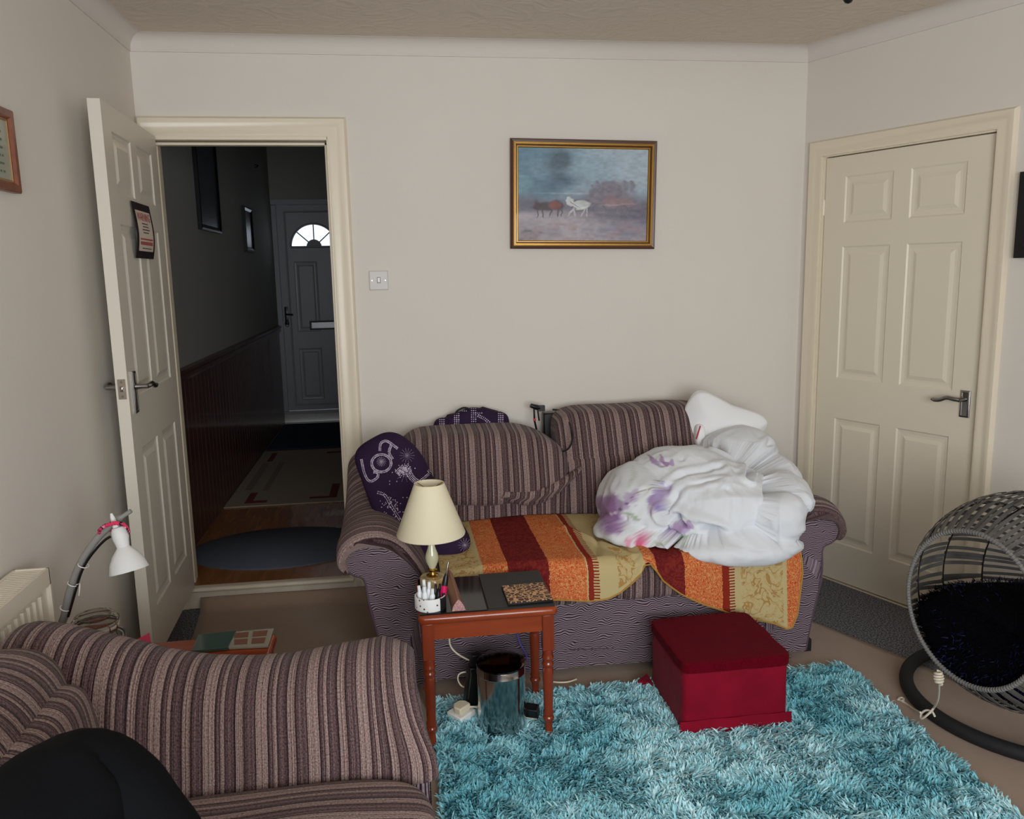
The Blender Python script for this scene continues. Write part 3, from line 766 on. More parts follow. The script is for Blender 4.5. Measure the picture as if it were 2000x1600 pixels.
# ------------------------------------------------------------------ SOFAS
ARMSEC=[(.795,.045),(.82,.20),(.855,.36),(.87,.45),(.905,.475),(.935,.51),(.935,.565),(.90,.60),(.84,.61),(.76,.60),(.69,.545),(.65,.47),(.63,.40),(.625,.25),(.62,.045)]
PADSEC=[(.920,.500),(.948,.512),(.962,.548),(.955,.592),(.925,.628),(.87,.652),(.80,.650),(.735,.617),(.69,.565),(.655,.50),(.632,.42),(.628,.385),(.655,.40),(.68,.48),(.72,.545),(.78,.59),(.84,.600),(.90,.59),(.925,.555)]
def armdh(t):  # t = distance from the back of the sofa 0..1
    xs=[0,.05,.11,.165,.26,.37,.48,.57,.67,.77,.84,.91,.96,1.0]; ys=[.085,.085,.082,.070,.034,-.010,-.035,-.046,-.046,-.036,-.030,-.026,-.036,-.05]
    return float(np.interp(t,xs,ys))
def tapf(o_,z): return max(sm1(z,.40,.64),sm1(o_,.70,.86)*sm1(z,.30,.48))
def sofa_arm(sgn,mir,root,P,dz):
    sec=np.array(catmull(ARMSEC[:13],4)+[ARMSEC[13],ARMSEC[14]]); n_=len(sec)
    ysr=[-.04,-.08]+[-.08-.84*i/20 for i in range(1,21)]+[-.955,-.975,-.985]
    def f(a,c):
        k=int(round(a*(len(ysr)-1))); y=ysr[k]; j=int(round(c*n_))%n_; o_,z=sec[j]
        ins={len(ysr)-1:.03,len(ysr)-2:.012}.get(k,0)
        if ins: o_=o_+(.78-o_)*ins*2.2; z=z+((.33-z)*ins*1.2 if z>.06 else 0)
        y2=y+.042*tapf(o_,z)*sm1(-y,.86,.985)
        z=z+armdh(-y)*sm1(z,.38,.6)
        return P(sgn*o_,y2,z+dz*sm1(z,.4,.6))
    b=B(); b.grid(f,len(ysr),n_,closev=True,caps=True,uvf=lambda a,c:(c*1.9*1.0,a*1.0))
    # uv: u across section length, v depth ; front cap gets planar uv
    b.uv=[(c_/n_*1.9, ysr[k]) for k in range(len(ysr)) for c_ in range(n_)]
    # separate front panel with planar uv and piping
    fr=[P(sgn*(o_+(.78-o_)*.03),-.988+.042*tapf(o_,z),(z+(.33-z)*.015 if z>.06 else z)+armdh(.985)*sm1(z,.38,.6)+dz*sm1(z,.4,.6)) for o_,z in sec]
    b.add(fr,[tuple(range(n_))],[(o_,z) for o_,z in sec])
    arm=link('armrest',b,WEAVE,root,world=False)
    pts=[P(sgn*(o_+(.78-o_)*.02),-.985+.042*tapf(o_,z),(z+(.33-z)*.01)+armdh(.98)*sm1(z,.38,.6)+dz*sm1(z,.4,.6)) for o_,z in sec[:-2]]
    bb=B(); bb.tube(pts,.005,6); link('piping',bb,mat('dark_piping',(84,66,78),.9) if 'dark_piping' not in MATS else MATS['dark_piping'],arm,world=False)
    # inner curved seam on the front panel
    # striped pad over the top
    ps=np.array(catmull(PADSEC,4,closed=True)); m_=len(ps); ln_=np.concatenate([[0],np.cumsum(np.linalg.norm(np.diff(ps,axis=0),axis=1))])
    yp=[-.06,-.075,-.10]+[-.10-.86*i/40 for i in range(1,41)]+[-.975,-.99,-1.0,-1.006]
    shr={0:.5,1:.2,len(yp)-1:.55,len(yp)-2:.25,len(yp)-3:.08}
    cen=np.array([.80,.565])
    def mid(p): # centre line of the pad thickness
        j=np.argmin(np.linalg.norm(np.array(PADMID)-p,axis=1)); return np.array(PADMID[j])
    vs=[]; uv=[]
    for k,y in enumerate(yp):
        for j in range(m_):
            p=ps[j]
            if k in shr: p=p+(mid(p)-p)*shr[k]
            nz=float(vnoise(np.array([p[0]*1.0,y,p[1]]),9,4*sgn+2))*.012
            z=p[1]+armdh(-y)*sm1(p[1],.38,.58)+nz*.6
            vs.append(P(sgn*(p[0]+nz*.5),y+.042*tapf(p[0],p[1])*sm1(-y,.84,1.0),z+dz*sm1(p[1],.4,.6))); uv.append((y+.004*math.sin(ln_[j]*14)+.3*(sgn>0),ln_[j]))
    fs=[(k*m_+j,k*m_+(j+1)%m_,(k+1)*m_+(j+1)%m_,(k+1)*m_+j) for k in range(len(yp)-1) for j in range(m_)]
    # end caps as strips across thickness
    for k in (0,len(yp)-1):
        h_=m_//2
        fs.append(tuple(k*m_+j for j in range(m_)))
    bb=B(); bb.add(vs,fs,uv); link('arm_pad',bb,STRIPE,root,world=False)
PADMID=[tuple((np.array(a)+np.array(b_))/2) for a,b_ in zip(catmull([(.93,.51),(.945,.555),(.91,.605),(.85,.625),(.78,.615),(.71,.565),(.67,.50),(.642,.41)],6),catmull([(.93,.51),(.945,.555),(.91,.605),(.85,.625),(.78,.615),(.71,.565),(.67,.50),(.642,.41)],6))]
SHX=0
def sofa(name,label,loc,rotz,slouch=True,ext=0):
    root=thing(name,label,'sofa',loc,rotz)
    P=lambda x,y,z:(x,y,z)
    for sgn in (-1,1): sofa_arm(sgn,False,root,(P if sgn>0 else (lambda x,y,z:(x-ext,y,z))),0)
    # front base panel and carcass
    def base(a,c):
        z=.045+.275*c; return (-.63-ext+(1.26+ext)*a, -.965-.012*math.sin(c*math.pi)-.004*math.sin(a*23+c*3), z)
    b=B(); b.grid(base,30,10,uvf=lambda a,c:(a*(1.26+ext),c*.275)); b.box(-.63-ext,.63,-.95,-.03,.045,.30)
    b.box(-.74-ext,.74,-.13,-.02,.05,.70)
    link('base',b,WEAVE,root,world=False)
    bb=B(); bb.tube([(-.62+1.24*i/30,-.973-.002*math.sin(i),.118+.003*math.sin(i*.7)) for i in range(31)],.0025,5); link('base_seam',bb,MATS['dark_piping'],root,world=False)
    for sx in (-.85-ext,.85):
        for sy in (-.9,-.1):
            b=B(); b.box(sx-.03 if sx>0 else sx-.0,sx+.0 if sx>0 else sx+.03,sy-.03,sy+.03,0.0,.06); 
            link('foot',b,mat('black_foot',(24,22,22),.6) if 'black_foot' not in MATS else MATS['black_foot'],root,world=False,bevel=.004)
    for k,cx_ in enumerate((-.312,.312)+((-.936,) if ext else ())):
        b=softbox((cx_,-.66,.362),(.316,.335,.078),5.5,28,noise=.007,ns=5,seed=k+1,uvf=lambda x,y,z,c=cx_:(x+c,y+z))
        link('seat_cushion',b,STRIPE,root,world=False)
    # back sections
    for k,cx_ in enumerate((-.35,.35)+((-1.04,) if ext else ())):
        sl = slouch and k==0
        dzt = -.055 if sl else 0.0
        # lower lumbar roll
        def dl(p,q,k=k): 
            p=p.copy(); p[:,1]+= .10*(p[:,2]+.15)   # recline
            return p
        b=softbox((cx_*.90 if cx_>-1 else -.945,-.27 if slouch else -.215,.545),(.335,.125,.17),7,28,noise=.012,ns=5,seed=5+k,deform=dl,uvf=lambda x,y,z,c=cx_*.9:(x+c,z+y))
        link('back_cushion',b,STRIPE,root,world=False)
        def dh(p,q,k=k,sl=sl):
            p=p.copy(); x,y,z=p[:,0].copy(),p[:,1].copy(),p[:,2].copy()
            p[:,1]+=.18*z
            if sl:
                # the loose head cushion sags forward and its right side droops
                s_=np.clip((x-.10)/.28,0,1); p[:,2]-= .085*s_**2*np.clip((z+.14)/.28,0,1)
                s2=np.clip((-x-.25)/.12,0,1); p[:,2]-=.05*s2**2*np.clip(z/.14,0,1)
                lowr=np.clip((-z-.02)/.12,0,1); p[:,2]+= lowr*.075*np.clip(x/.35,0,1)**2 ; p[:,2]-=lowr*.02*(1-np.clip(np.abs(x)/.3,0,1))
            else:
                lowr=np.clip((-z-.02)/.12,0,1); p[:,2]+= lowr*.05*np.clip(x/.3,-.5,1)
            return p
        if sl: b=softbox((-.375,-.270,.686),(.378,.140,.152),5.0,32,noise=.012,ns=4,seed=9,deform=dh,uvf=lambda x,y,z:(x-.385,z+y*.6))
        elif slouch: b=softbox((.350,-.215,.748),(.390,.130,.155),5.2,32,noise=.008,ns=4,seed=12,deform=dh,uvf=lambda x,y,z:(x+.355+.08*z,z+y*.6))
        else: b=softbox((cx_*1.0,-.150,.675),(.355,.13,.125),2.8,32,noise=.008,ns=4,seed=12+k,deform=dh,uvf=lambda x,y,z,c=cx_:(x+c+.1*z,z+y*.6))
        head=link('headrest',b,STRIPE,root,world=False)
        if sl:
            pts=[]
            b=B()
            xs_=np.linspace(-.34,.0,26)
            def flap(a,c):
                x=-.30+.345*a; zc=.588-.048*math.sin(a*2.2+.25)+.105*a**2.2; wv=.040*math.sin(math.pi*min(1,max(0,a*.97+.03)))**.6+.006
                th_=2*math.pi*c; return (x+.01*math.sin(th_), -.412+.03*a**2-.030*math.cos(th_), zc+wv*math.sin(th_)*.9)
            b.grid(flap,28,14,closev=True,caps=True,uvf=lambda a,c:(a*.36+c*.02,c*.1)); link('lumbar_flap',b,STRIPE,head,world=False)
    return root
s1=sofa('sofa','striped purple brown two seat sofa against the back wall beneath the painting',(1.76,0,0),0,True)
s2=sofa('sofa','striped purple brown sofa filling the lower left foreground, behind the raised knee',(.088,-2.715,0),math.radians(90),False,.625)

# ------------------------------------------------------------------ helpers for placing
def at(px,py,ax,val):
    d=ray(px,py); i='xyz'.index(ax); t=(val-CP[i])/d[i]; return CP+d*t
def bvh_of(b): return BVHTree.FromPolygons([Vector(p) for p in b.v],[tuple(f) for f in b.f])
def hit(bv,px,py):
    loc,nr_,_,_=bv.ray_cast(CP,ray(px,py)); return (loc,nr_)

# ------------------------------------------------------------------ THROW on the seat
zx=[1.16,1.30,1.45,1.57,1.70,1.76,1.82,1.87,1.90,1.915,1.94,1.965,2.0,2.045,2.13,2.226,2.33,2.40,2.450,2.475,2.49,2.51]
zz=[.40,.37,.345,.338,.322,.326,.352,.395,.435,.45,.425,.385,.355,.319,.275,.234,.20,.178,.150,.165,.22,.37]
def throw_pt(a,c):
    x=1.16+1.35*a; zb=float(np.interp(x,zx,zz)); top=.463+.006*math.sin(x*9)
    y0=-.40; ye=-.985; L1=ye*-1+y0; L2=max(0,top-zb); Lt=L1+L2; s_=c*Lt
    ex_=0
    if s_<L1-.03: y=y0-s_; z=top
    elif s_<L1+.03: t=(s_-(L1-.03))/.06; y=ye+.03*(1-math.sin(t*math.pi/2))-.006*t; z=top-.03*(1-math.cos(t*math.pi/2))
    else: y=ye-.010-.014*(s_-L1)/max(.01,L2); z=top-.0-(s_-L1)
    # folds
    v3=np.array([x,y*.8,0.0]); nn=float(vnoise(v3,9,2))
    k=sm1(c,.0,.3)
    if s_<L1: z+= .014*nn*k
    else: y-= .010*abs(nn)*2
    # raised pleat where the two halves meet and pulled edge
    pl=math.exp(-((x-1.915)/.035)**2); z+=.022*pl*sm1(c,.5,.8)*(1 if s_<L1 else .4); y-=.012*pl
    # crease fan in the beige part under the duvet
    cr=math.exp(-((x-1.80-(y+.7)*.25)/.012)**2); z-= .012*cr*(1 if -.95<y<-.55 else 0)
    cr=math.exp(-((x-1.84+(y+.9)*.5)/.018)**2); z+= .012*cr*(1 if -.97<y<-.6 else 0)
    slant=0.0
    if x>1.93: slant=.035*sm1(x,1.93,2.5)*max(0,(s_-L1))/.3
    if x>2.38: z=max(z,.0)+.05*sm1(x,2.40,2.51)*(1-sm1(c,.7,1)); y+=.0
    return (x+slant*.4,y,z,s_)
NX,NY=170,80
vs=[];uv=[]
for i in range(NX):
    for j in range(NY):
        p=throw_pt(i/(NX-1),j/(NY-1)); vs.append(p[:3]); uv.append((1.16+1.35*i/(NX-1),p[3]))
b=B(); b.add(vs,[(i*NY+j,(i+1)*NY+j,(i+1)*NY+j+1,i*NY+j+1) for i in range(NX-1) for j in range(NY-1)],uv)
TH=mat('paisley_throw',rough=.9,spec=.1); nt=TH.node_tree; bs=nt.nodes['Principled BSDF']
tc=N(nt,'ShaderNodeTexCoord'); sep=N(nt,'ShaderNodeSeparateXYZ'); L(nt,tc.outputs['UV'],sep.inputs[0]); u_,v_=sep.outputs[0],sep.outputs[1]
nz=N(nt,'ShaderNodeTexNoise'); nz.inputs['Scale'].default_value=45; nz.inputs['Detail'].default_value=1; nz.inputs['Distortion'].default_value=2.2; L(nt,tc.outputs['UV'],nz.inputs['Vector'])
ridg=math_n(nt,'ABSOLUTE',math_n(nt,'SUBTRACT',nz.outputs['Fac'],.5))
paisley=ramp(nt,ridg,[(.0,(208,164,104)),(.022,(204,138,82)),(.045,(196,84,44)),(.11,(182,66,38)),(.15,(206,144,90))])
nz2=N(nt,'ShaderNodeTexNoise'); nz2.inputs['Scale'].default_value=16; nz2.inputs['Detail'].default_value=2; nz2.inputs['Distortion'].default_value=1.2; L(nt,tc.outputs['UV'],nz2.inputs['Vector'])
r2=math_n(nt,'ABSOLUTE',math_n(nt,'SUBTRACT',nz2.outputs['Fac'],.5))
mask=ramp(nt,nz2.outputs['Fac'],[(.46,(0,0,0)),(.5,(255,255,255)),(.62,(255,255,255)),(.66,(0,0,0))])
beige_plain=(188,170,124)
motif=mix(nt,math_n(nt,'MULTIPLY',ramp(nt,r2,[(0,(255,255,255)),(.02,(255,255,255)),(.03,(0,0,0))]),.75),beige_plain,(158,112,52))
motif=mix(nt,math_n(nt,'MULTIPLY',ramp(nt,nz.outputs['Fac'],[(.52,(0,0,0)),(.6,(255,255,255))]),.35),motif,(176,132,66))
U0=1.16; UL=1.35
def pos(x): return (x-U0)/UL
un_=math_n(nt,'DIVIDE',math_n(nt,'SUBTRACT',math_n(nt,'ADD',u_,math_n(nt,'MULTIPLY',math_n(nt,'SUBTRACT',nz.outputs['Fac'],.5),.010)),U0),UL)
def band(x0,x1):
    k=ramp(nt,un_,[(0,(0,0,0)),(pos(x0),(255,255,255)),(pos(x1),(0,0,0))],'CONSTANT'); return k
c=mix(nt,band(1.80,1.87),beige_plain,motif); c=mix(nt,band(2.27,2.43),c,motif); c=mix(nt,band(1.16,1.30),c,motif)
for (x0,x1) in ((1.31,1.40),(1.545,1.685),(1.90,1.945),(2.055,2.195),(2.445,2.51)): c=mix(nt,band(x0,x1),c,paisley)
mar=mix(nt,.35,(104,30,32),ramp(nt,nz.outputs['Fac'],[(.4,(92,26,30)),(.62,(150,60,44))]))
for (x0,x1) in ((1.40,1.545),(1.945,2.055)): c=mix(nt,band(x0,x1),c,mar)
for (x0,x1) in ((1.69,1.712),(2.197,2.224)): c=mix(nt,band(x0,x1),c,(134,44,30))
teeth=math_n(nt,'GREATER_THAN',math_n(nt,'SINE',math_n(nt,'MULTIPLY',v_,6.283/.011)),.1)
for (x0,x1) in ((1.712,1.73),(2.224,2.243)):
    c=mix(nt,math_n(nt,'MULTIPLY',teeth,band(x0,x1)),c,(134,44,30))
L(nt,c,bs.inputs['Base Color'])
bp=N(nt,'ShaderNodeBump'); bp.inputs['Strength'].default_value=.25; bp.inputs['Distance'].default_value=.002; L(nt,nz.outputs['Fac'],bp.inputs['Height']); L(nt,bp.outputs['Normal'],bs.inputs['Normal'])
thr=link('throw',b,TH,smooth='all'); tag(thr,'orange, maroon and beige paisley throw spread over the sofa seat and hanging off its front','throw')
md=thr.modifiers.new('th','SOLIDIFY'); md.thickness=.004; md.offset=-1
bb=B(); bb.tube([tuple(Vector(throw_pt(i/60,1)[:3])+Vector((0,-.003,0))) for i in range(61)]+[tuple(Vector(throw_pt(1,1-j/30)[:3])+Vector((0,-.003,0))) for j in range(1,22)],.0035,6)
link('edge_trim',bb,mat('gold_braid',(176,134,58),.7,bump=(300,1,.003)),thr,label='gold braid edging')

# ------------------------------------------------------------------ DUVET
def star(c0,blobs,nsub,k=26,rr=None):
    v,f=_cs.setdefault(nsub,cube_sphere(nsub)); d=np.sin(v*math.pi/4)/math.sin(math.pi/4); d=d/np.linalg.norm(d,axis=1)[:,None]
    acc=np.zeros(len(d)); c0=np.array(c0)
    for (c,r) in blobs:
        c=np.array(c); r=np.array(r); o=(c0-c)/r; D=d/r
        A=(D*D).sum(1); Bq=(D*o).sum(1); Cq=(o*o).sum()-1; disc=Bq*Bq-A*Cq
        t=np.where(disc>0,(-Bq+np.sqrt(np.maximum(disc,0)))/A,0); t=np.maximum(t,0)
        acc+=np.exp(k*t)*(t>0)
    return d,f,np.log(acc)/k
C0=(2.29,-.66,.58)
def _A(px,py,y): return tuple(at(px,py,'y',y))
blobs=[(_A(1345,970,-.55),(.29,.28,.16)),(_A(1248,985,-.62),(.155,.24,.15)),(_A(1236,1040,-.74),(.145,.15,.075)),(_A(1405,985,-.78),(.185,.15,.115)),(_A(1440,1066,-.92),(.235,.13,.060)),
       (_A(1440,872,-.46),(.15,.16,.085)),(_A(1510,925,-.55),(.085,.16,.085)),(_A(1522,1008,-.92),(.092,.10,.092)),(_A(1535,960,-.80),(.08,.14,.08)),(_A(1400,940,-.42),(.26,.16,.17)),(_A(1322,930,-.56),(.19,.20,.11)),(_A(1290,1055,-.83),(.05,.09,.05))]
d,f,R_=star(C0,blobs,100,k=21)
R_=R_*.965
P=np.array(C0)+d*R_[:,None]
P[:,2]=np.maximum(P[:,2],.474-1.3*np.clip(-P[:,1]-.965,0,.06))
base=B(); base.v=[tuple(p) for p in P]; base.f=f
bv=bvh_of(base)
nrm=d.copy()
# broad rumples, stretched noise
w1=P+np.stack([vnoise(P,4,1),vnoise(P,4,5),vnoise(P,4,9)],-1)*.12
def ridge(p,sc,off,st): q=p*np.array(st); n_=vnoise(q,sc,off); return 1-np.abs(n_)*3.2
h=.013*ridge(w1,5,2,(1,1,1.6))+.009*ridge(w1,9,11,(.7,1,1.7))+.005*ridge(w1,17,31,(1,1,.8))+.024*vnoise(P,5,21)
P=P+d*h[:,None]
def seglines(pts):
    H_=[hit(bv,*q)[0] for q in pts]; H_=[h_ for h_ in H_ if h_ is not None]; return np.array([h_[:] for h_ in H_])
def crease(P,pts,depth,width,puff=.5):
    H_=seglines(pts)
    if len(H_)<2: return P
    C_=np.array(catmull(H_,8)); dm=np.full(len(P),9.)
    for a_,b_ in zip(C_[:-1],C_[1:]):
        ab=b_-a_; t=np.clip(((P-a_)@ab)/max(1e-9,ab@ab),0,1); dm=np.minimum(dm,np.linalg.norm(P-(a_+t[:,None]*ab),axis=1))
    g=-depth*np.exp(-(dm/width)**2)+depth*puff*np.exp(-((dm-2.3*width)/(1.3*width))**2)
    return P+d*g[:,None]
for pts,dp,wd_ in (
  (((1300,1003),(1341,1013),(1371,1020),(1421,1044),(1467,1057),(1491,1050)),.045,.013),
  (((1484,936),(1492,970),(1498,1006),(1496,1048)),.042,.011),
  (((1314,1078),(1311,1055),(1325,1035),(1346,1018)),.036,.011),
  (((1262,1085),(1268,1070),(1280,1052)),.014,.008),
  (((1344,862),(1380,846),(1407,836),(1450,822)),.020,.012),
  (((1400,882),(1430,886),(1463,882),(1505,862)),.028,.010),
  (((1456,940),(1459,908),(1475,888),(1500,868)),.032,.010),
  (((1480,944),(1490,925),(1509,900),(1530,912)),.018,.009),
  (((1285,975),(1300,955),(1348,924),(1418,916),(1462,934)),.012,.012),
  (((1300,1000),(1330,965),(1370,945),(1410,940)),.009,.010),
  (((1240,1060),(1262,1020),(1290,985)),.010,.012),
  (((1210,1040),(1230,1000),(1262,960)),.008,.010),
  (((1498,1049),(1530,1049),(1562,1046)),.020,.008),
  (((1520,985),(1512,1010),(1503,1040)),.008,.008),
  (((1418,960),(1432,985),(1428,1010)),.008,.010),
  (((1345,1040),(1395,1050),(1440,1075)),.010,.010),
  (((1330,900),(1380,880),(1430,870)),.008,.012),
  (((1530,930),(1545,950),(1552,985)),.012,.008),
  (((1500,1075),(1525,1068),(1550,1060)),.012,.008)): P=crease(P,pts,dp*1.35,wd_)
# fine gathers near the ties and seams
nr2=P+0
P=P+d*(.0025*vnoise(P*np.array([1.5,1,.6]),60,4))[:,None]
P[:,2]=np.maximum(P[:,2],.472-1.3*np.clip(-P[:,1]-.965,0,.06))
b=B(); b.v=[tuple(p) for p in P]; b.f=list(f); b.uv=[(p[0],p[2]) for p in P]; b.m=[0]*len(f)
DUV=vcol_mat('printed_cotton',rough=.8,spec=.2,sheen=.2,bump=(90,.12,.003))
duv=link('duvet',b,DUV,smooth='all'); tag(duv,'crumpled white duvet with purple and pink flower print heaped on the sofa','duvet')
colr=np.tile(lin((222,225,229)),(len(P),1)); wob=vnoise(P,38,3)*.9+vnoise(P,80,7)*.4
def blot(px,py,rx,ry,ang,colr_,al=.8,soft=.16,tex=.5):
    loc,_=hit(bv,px,py)
    if loc is None: return
    c_=np.array(loc[:]); S=1/560.
    dxy=P-c_; X_=(dxy@np.array(CR[:])); Z_=-(dxy@np.array(CU[:])); dep=dxy@np.array(CF[:])
    ca,sa=math.cos(math.radians(ang)),math.sin(math.radians(ang)); A_=(X_*ca+Z_*sa)/(rx*S); B_=(-X_*sa+Z_*ca)/(ry*S)
    q=np.sqrt(A_**2+B_**2)*(1+.18*np.sin(3*np.arctan2(B_,A_)+px)) +wob*tex
    k=(1-np.clip((q-(1-soft))/(soft*1.6),0,1))*al*(np.abs(dep)<.16)*(1+wob*.35); k=np.clip(k,0,1)[:,None]
    colr[:]=colr*(1-k)+lin(colr_)*k
LIL=(176,150,192); PUR=(150,104,160); DPU=(116,66,128); MAG=(200,56,110); PNK=(222,130,168); GRN=(156,172,140); VIO=(138,124,182); TWG=(140,132,120)
for a_ in ((1190,1000,26,34,10,LIL,.8),(1185,985,18,22,30,PUR,.85),(1196,1022,20,24,-20,PUR,.8),(1178,1020,12,26,0,DPU,.5),(1172,1058,11,18,10,LIL,.8),(1166,1045,6,14,0,PUR,.6),
   (1196,1000,8,3,0,(226,214,230),.9),(1212,985,14,12,20,LIL,.7),(1228,972,16,11,-20,LIL,.65),(1240,962,10,8,0,LIL,.5),(1208,992,3,3,0,DPU,.8),(1222,982,3,3,0,DPU,.8),(1232,972,3,3,0,DPU,.8),(1238,985,3,3,0,DPU,.6),(1216,972,3,3,0,DPU,.6),
   (1285,970,16,27,35,VIO,.75),(1274,984,12,20,10,PUR,.5),(1298,965,10,24,50,LIL,.7),(1290,992,14,9,0,VIO,.7),(1280,958,7,14,60,LIL,.6),
   (1272,898,5,9,-20,PUR,.8),(1280,903,8,6,20,LIL,.8),(1290,898,6,10,0,PUR,.7),(1300,906,9,6,0,PUR,.75),(1310,904,6,8,20,LIL,.8),(1288,910,10,3,10,DPU,.5),
   (1318,1032,11,14,30,PUR,.75),(1330,1026,10,13,-20,LIL,.8),(1310,1040,8,10,0,VIO,.7),(1340,1022,7,10,-35,PUR,.7),(1322,1045,16,4,10,DPU,.4),
   (1216,1070,14,13,0,MAG,.9),(1226,1058,7,12,20,PNK,.8),(1208,1078,9,7,0,MAG,.8),(1238,1074,8,8,0,PNK,.6),(1250,1058,13,18,30,PNK,.85),(1246,1062,7,15,25,MAG,.7),(1258,1068,9,10,0,MAG,.6),(1260,1045,8,8,0,PNK,.6),
   (1238,1010,11,5,35,GRN,.75),(1222,1002,16,1.6,8,GRN,.7),(1236,925,5,16,20,GRN,.35),(1228,945,4,12,20,GRN,.35),(1268,1046,10,5,-60,GRN,.7),(1282,1060,14,4,10,GRN,.6),(1270,1068,12,4,35,GRN,.5),(1188,1068,4,11,20,GRN,.6),
   (1330,1055,6,14,30,GRN,.6),(1345,1050,12,4,-20,GRN,.5),(1396,1050,11,4,-35,GRN,.55),(1256,958,26,1.3,-18,TWG,.8),(1284,942,14,1.2,-14,TWG,.8),(1163,1030,3,12,0,GRN,.5)): blot(*a_)
set_colors(duv,colr)
# pillow behind the duvet
def pdf(p,q):
    p=p.copy(); r_=np.maximum(np.abs(q[:,0]),np.abs(q[:,2])); 
    k=np.clip(np.abs(q[:,0])*np.abs(q[:,2]),0,1); p[:,1]*=(1-.75*np.maximum(np.abs(q[:,0]),np.abs(q[:,2]))**3); p[:,0]*=1+.10*k; p[:,2]*=1+.14*k; return p
from mathutils import Euler
pl=thing('pillow','white pillow with a red piped seam standing behind the duvet against the sofa back','pillow',(2.45,-.33,.62))
b=softbox((2.445,-.30,.755),(.175,.07,.165),6,26,noise=.006,ns=6,deform=pdf,rot=Euler((math.radians(14),math.radians(24),math.radians(-8))).to_matrix(),seed=3)
link('pillow_body',b,mat('white_pillow_cotton',(232,232,232),.85,sheen=.2,bump=(60,.15,.004)),pl,smooth='all')
bb=B(); bb.tube([tuple(at(1368,832,'y',-.385)),tuple(at(1364,845,'y',-.39)),tuple(at(1360,858,'y',-.395))],.003,6); link('red_piping',bb,mat('red_piping',(180,40,64),.7),pl,label='red piping')
b=softbox(tuple(at(1366,850,'y',-.36)),(.022,.03,.05),3,10); link('pillow_flap',b,MATS['white_pillow_cotton'],pl,smooth='all')

# ------------------------------------------------------------------ PURPLE CUSHIONS
PURP=mat('deep_purple_fabric',(46,30,56),.8,spec=.15,bump=(80,.2,.003)); RHI=mat('silver_rhinestone_print',(198,184,204),.45)
cu_=thing('cushion','large dark purple cushion with rhinestone letters, leaning on the sofa armrest behind the lamp','cushion',(1.1,-.65,.46))
# long cushion whose axis runs from the upper left (arm) to the lower right (seat)
pa=np.array(at(735,885,'y',-.50)[:]); pb=np.array(at(868,1075,'y',-.74)[:])
ax_=(pb-pa); ln_=np.linalg.norm(ax_); ax_/=ln_; fwd=-np.array(CF[:]); fwd=fwd-ax_*(fwd@ax_); fwd/=np.linalg.norm(fwd); sd=np.cross(ax_,fwd)
cc_=(pa+pb)/2
def cd(p,q):
    L_=q[:,0]; wdt=1-.10*np.clip(-L_,0,1)**2; x=p[:,0]; y=p[:,1]*wdt; z=p[:,2]*(1-.25*np.abs(L_)**4)
    y=y+.020*np.sin(L_*3+.4)
    return x[:,None]*ax_+y[:,None]*sd+z[:,None]*fwd
b=softbox(tuple(cc_),(ln_/2+.055,.132,.08),3.8,30,noise=.012,ns=7,deform=cd,seed=8)
link('cover',b,PURP,cu_,smooth='all'); bvc=bvh_of(b)
def stud_mesh(bv_,pts,r):
    bb=B()
    for (x,y) in pts:
        loc,nn=hit(bv_,x,y)
        if loc is None: continue
        rr=r*random.uniform(.75,1.15)
        if nn.dot(CF)>0: nn=-nn
        bb.lathe([(rr,-.0008),(rr*.8,.0012),(0,.0018)],6,tuple(loc),nn,cap=False)
    return bb
def along(pts,step,wid=0,rows=1):
    out=[]; C_=catmull([(x,y,0) for x,y in pts],10); acc=0; 
    for a_,b_ in zip(C_[:-1],C_[1:]):
        a_=np.array(a_);b_=np.array(b_); l_=np.linalg.norm(b_-a_); tn=(b_-a_)/max(l_,1e-6); nn=np.array([-tn[1],tn[0],0])
        while acc<=l_:
            for k in range(rows):
                o_=(k-(rows-1)/2)*wid; q=a_+tn*acc+nn*o_; out.append((q[0],q[1]))
            acc+=step
        acc-=l_
    return out
pts=[]
pts+=along([(706,898),(712,925),(722,940),(736,934),(738,924),(728,922)],2.6,3,2)              # first letter
o_=[(745+20*math.cos(t)*.95,905+17*math.sin(t)) for t in np.linspace(0,6.28,14)]; pts+=along(o_,2.6,3,2)  # round letter
pts+=along([(742,880),(744,866),(756,862),(776,876)],2.6,3,2)+along([(764,870),(760,884),(768,898)],2.6,3,2)  # last letter
link('rhinestone_letters',stud_mesh(bvc,pts,.0030),RHI,cu_,label='silver rhinestone letters')
pts=along([(776,925),(786,915),(794,912),(802,930),(815,942),(832,945)],3.0,3.2,4)+along([(820,940),(838,925),(835,918)],3,3,2)+along([(845,925),(860,940),(885,962)],3,3,2)
pts+=[(787+random.gauss(0,9),920+random.gauss(0,8)) for _ in range(60)]
link('rhinestone_shoe',stud_mesh(bvc,pts,.0028),RHI,cu_,label='silver rhinestone motif')
pts=along([(738,962),(752,968),(765,990),(778,1010),(783,1018)],3,4,2)
link('rhinestone_feather',stud_mesh(bvc,pts,.0024),RHI,cu_)
pts=[(752+random.gauss(0,9)+t*24,970+random.gauss(0,6)+t*36) for t in np.linspace(0,1,60)]
pts+=[(787,972),(795,972),(803,971),(761,940),(761,946)]
link('rhinestone_scatter',stud_mesh(bvc,pts,.0024),RHI,cu_)
pts=[]
for (sx,sy,nr_,ln2) in ((795,890,14,14),(745,902,16,9),(908,1065,14,13),(790,925,10,16)):
    pts=[]
    for k in range(nr_):
        a_=6.283*k/nr_; 
        for t in np.linspace(.1,1,7): pts.append((sx+ln2*t*math.cos(a_),sy+ln2*t*math.sin(a_)))
    link('starburst_print',stud_mesh(bvc,pts,.0011),RHI,cu_)
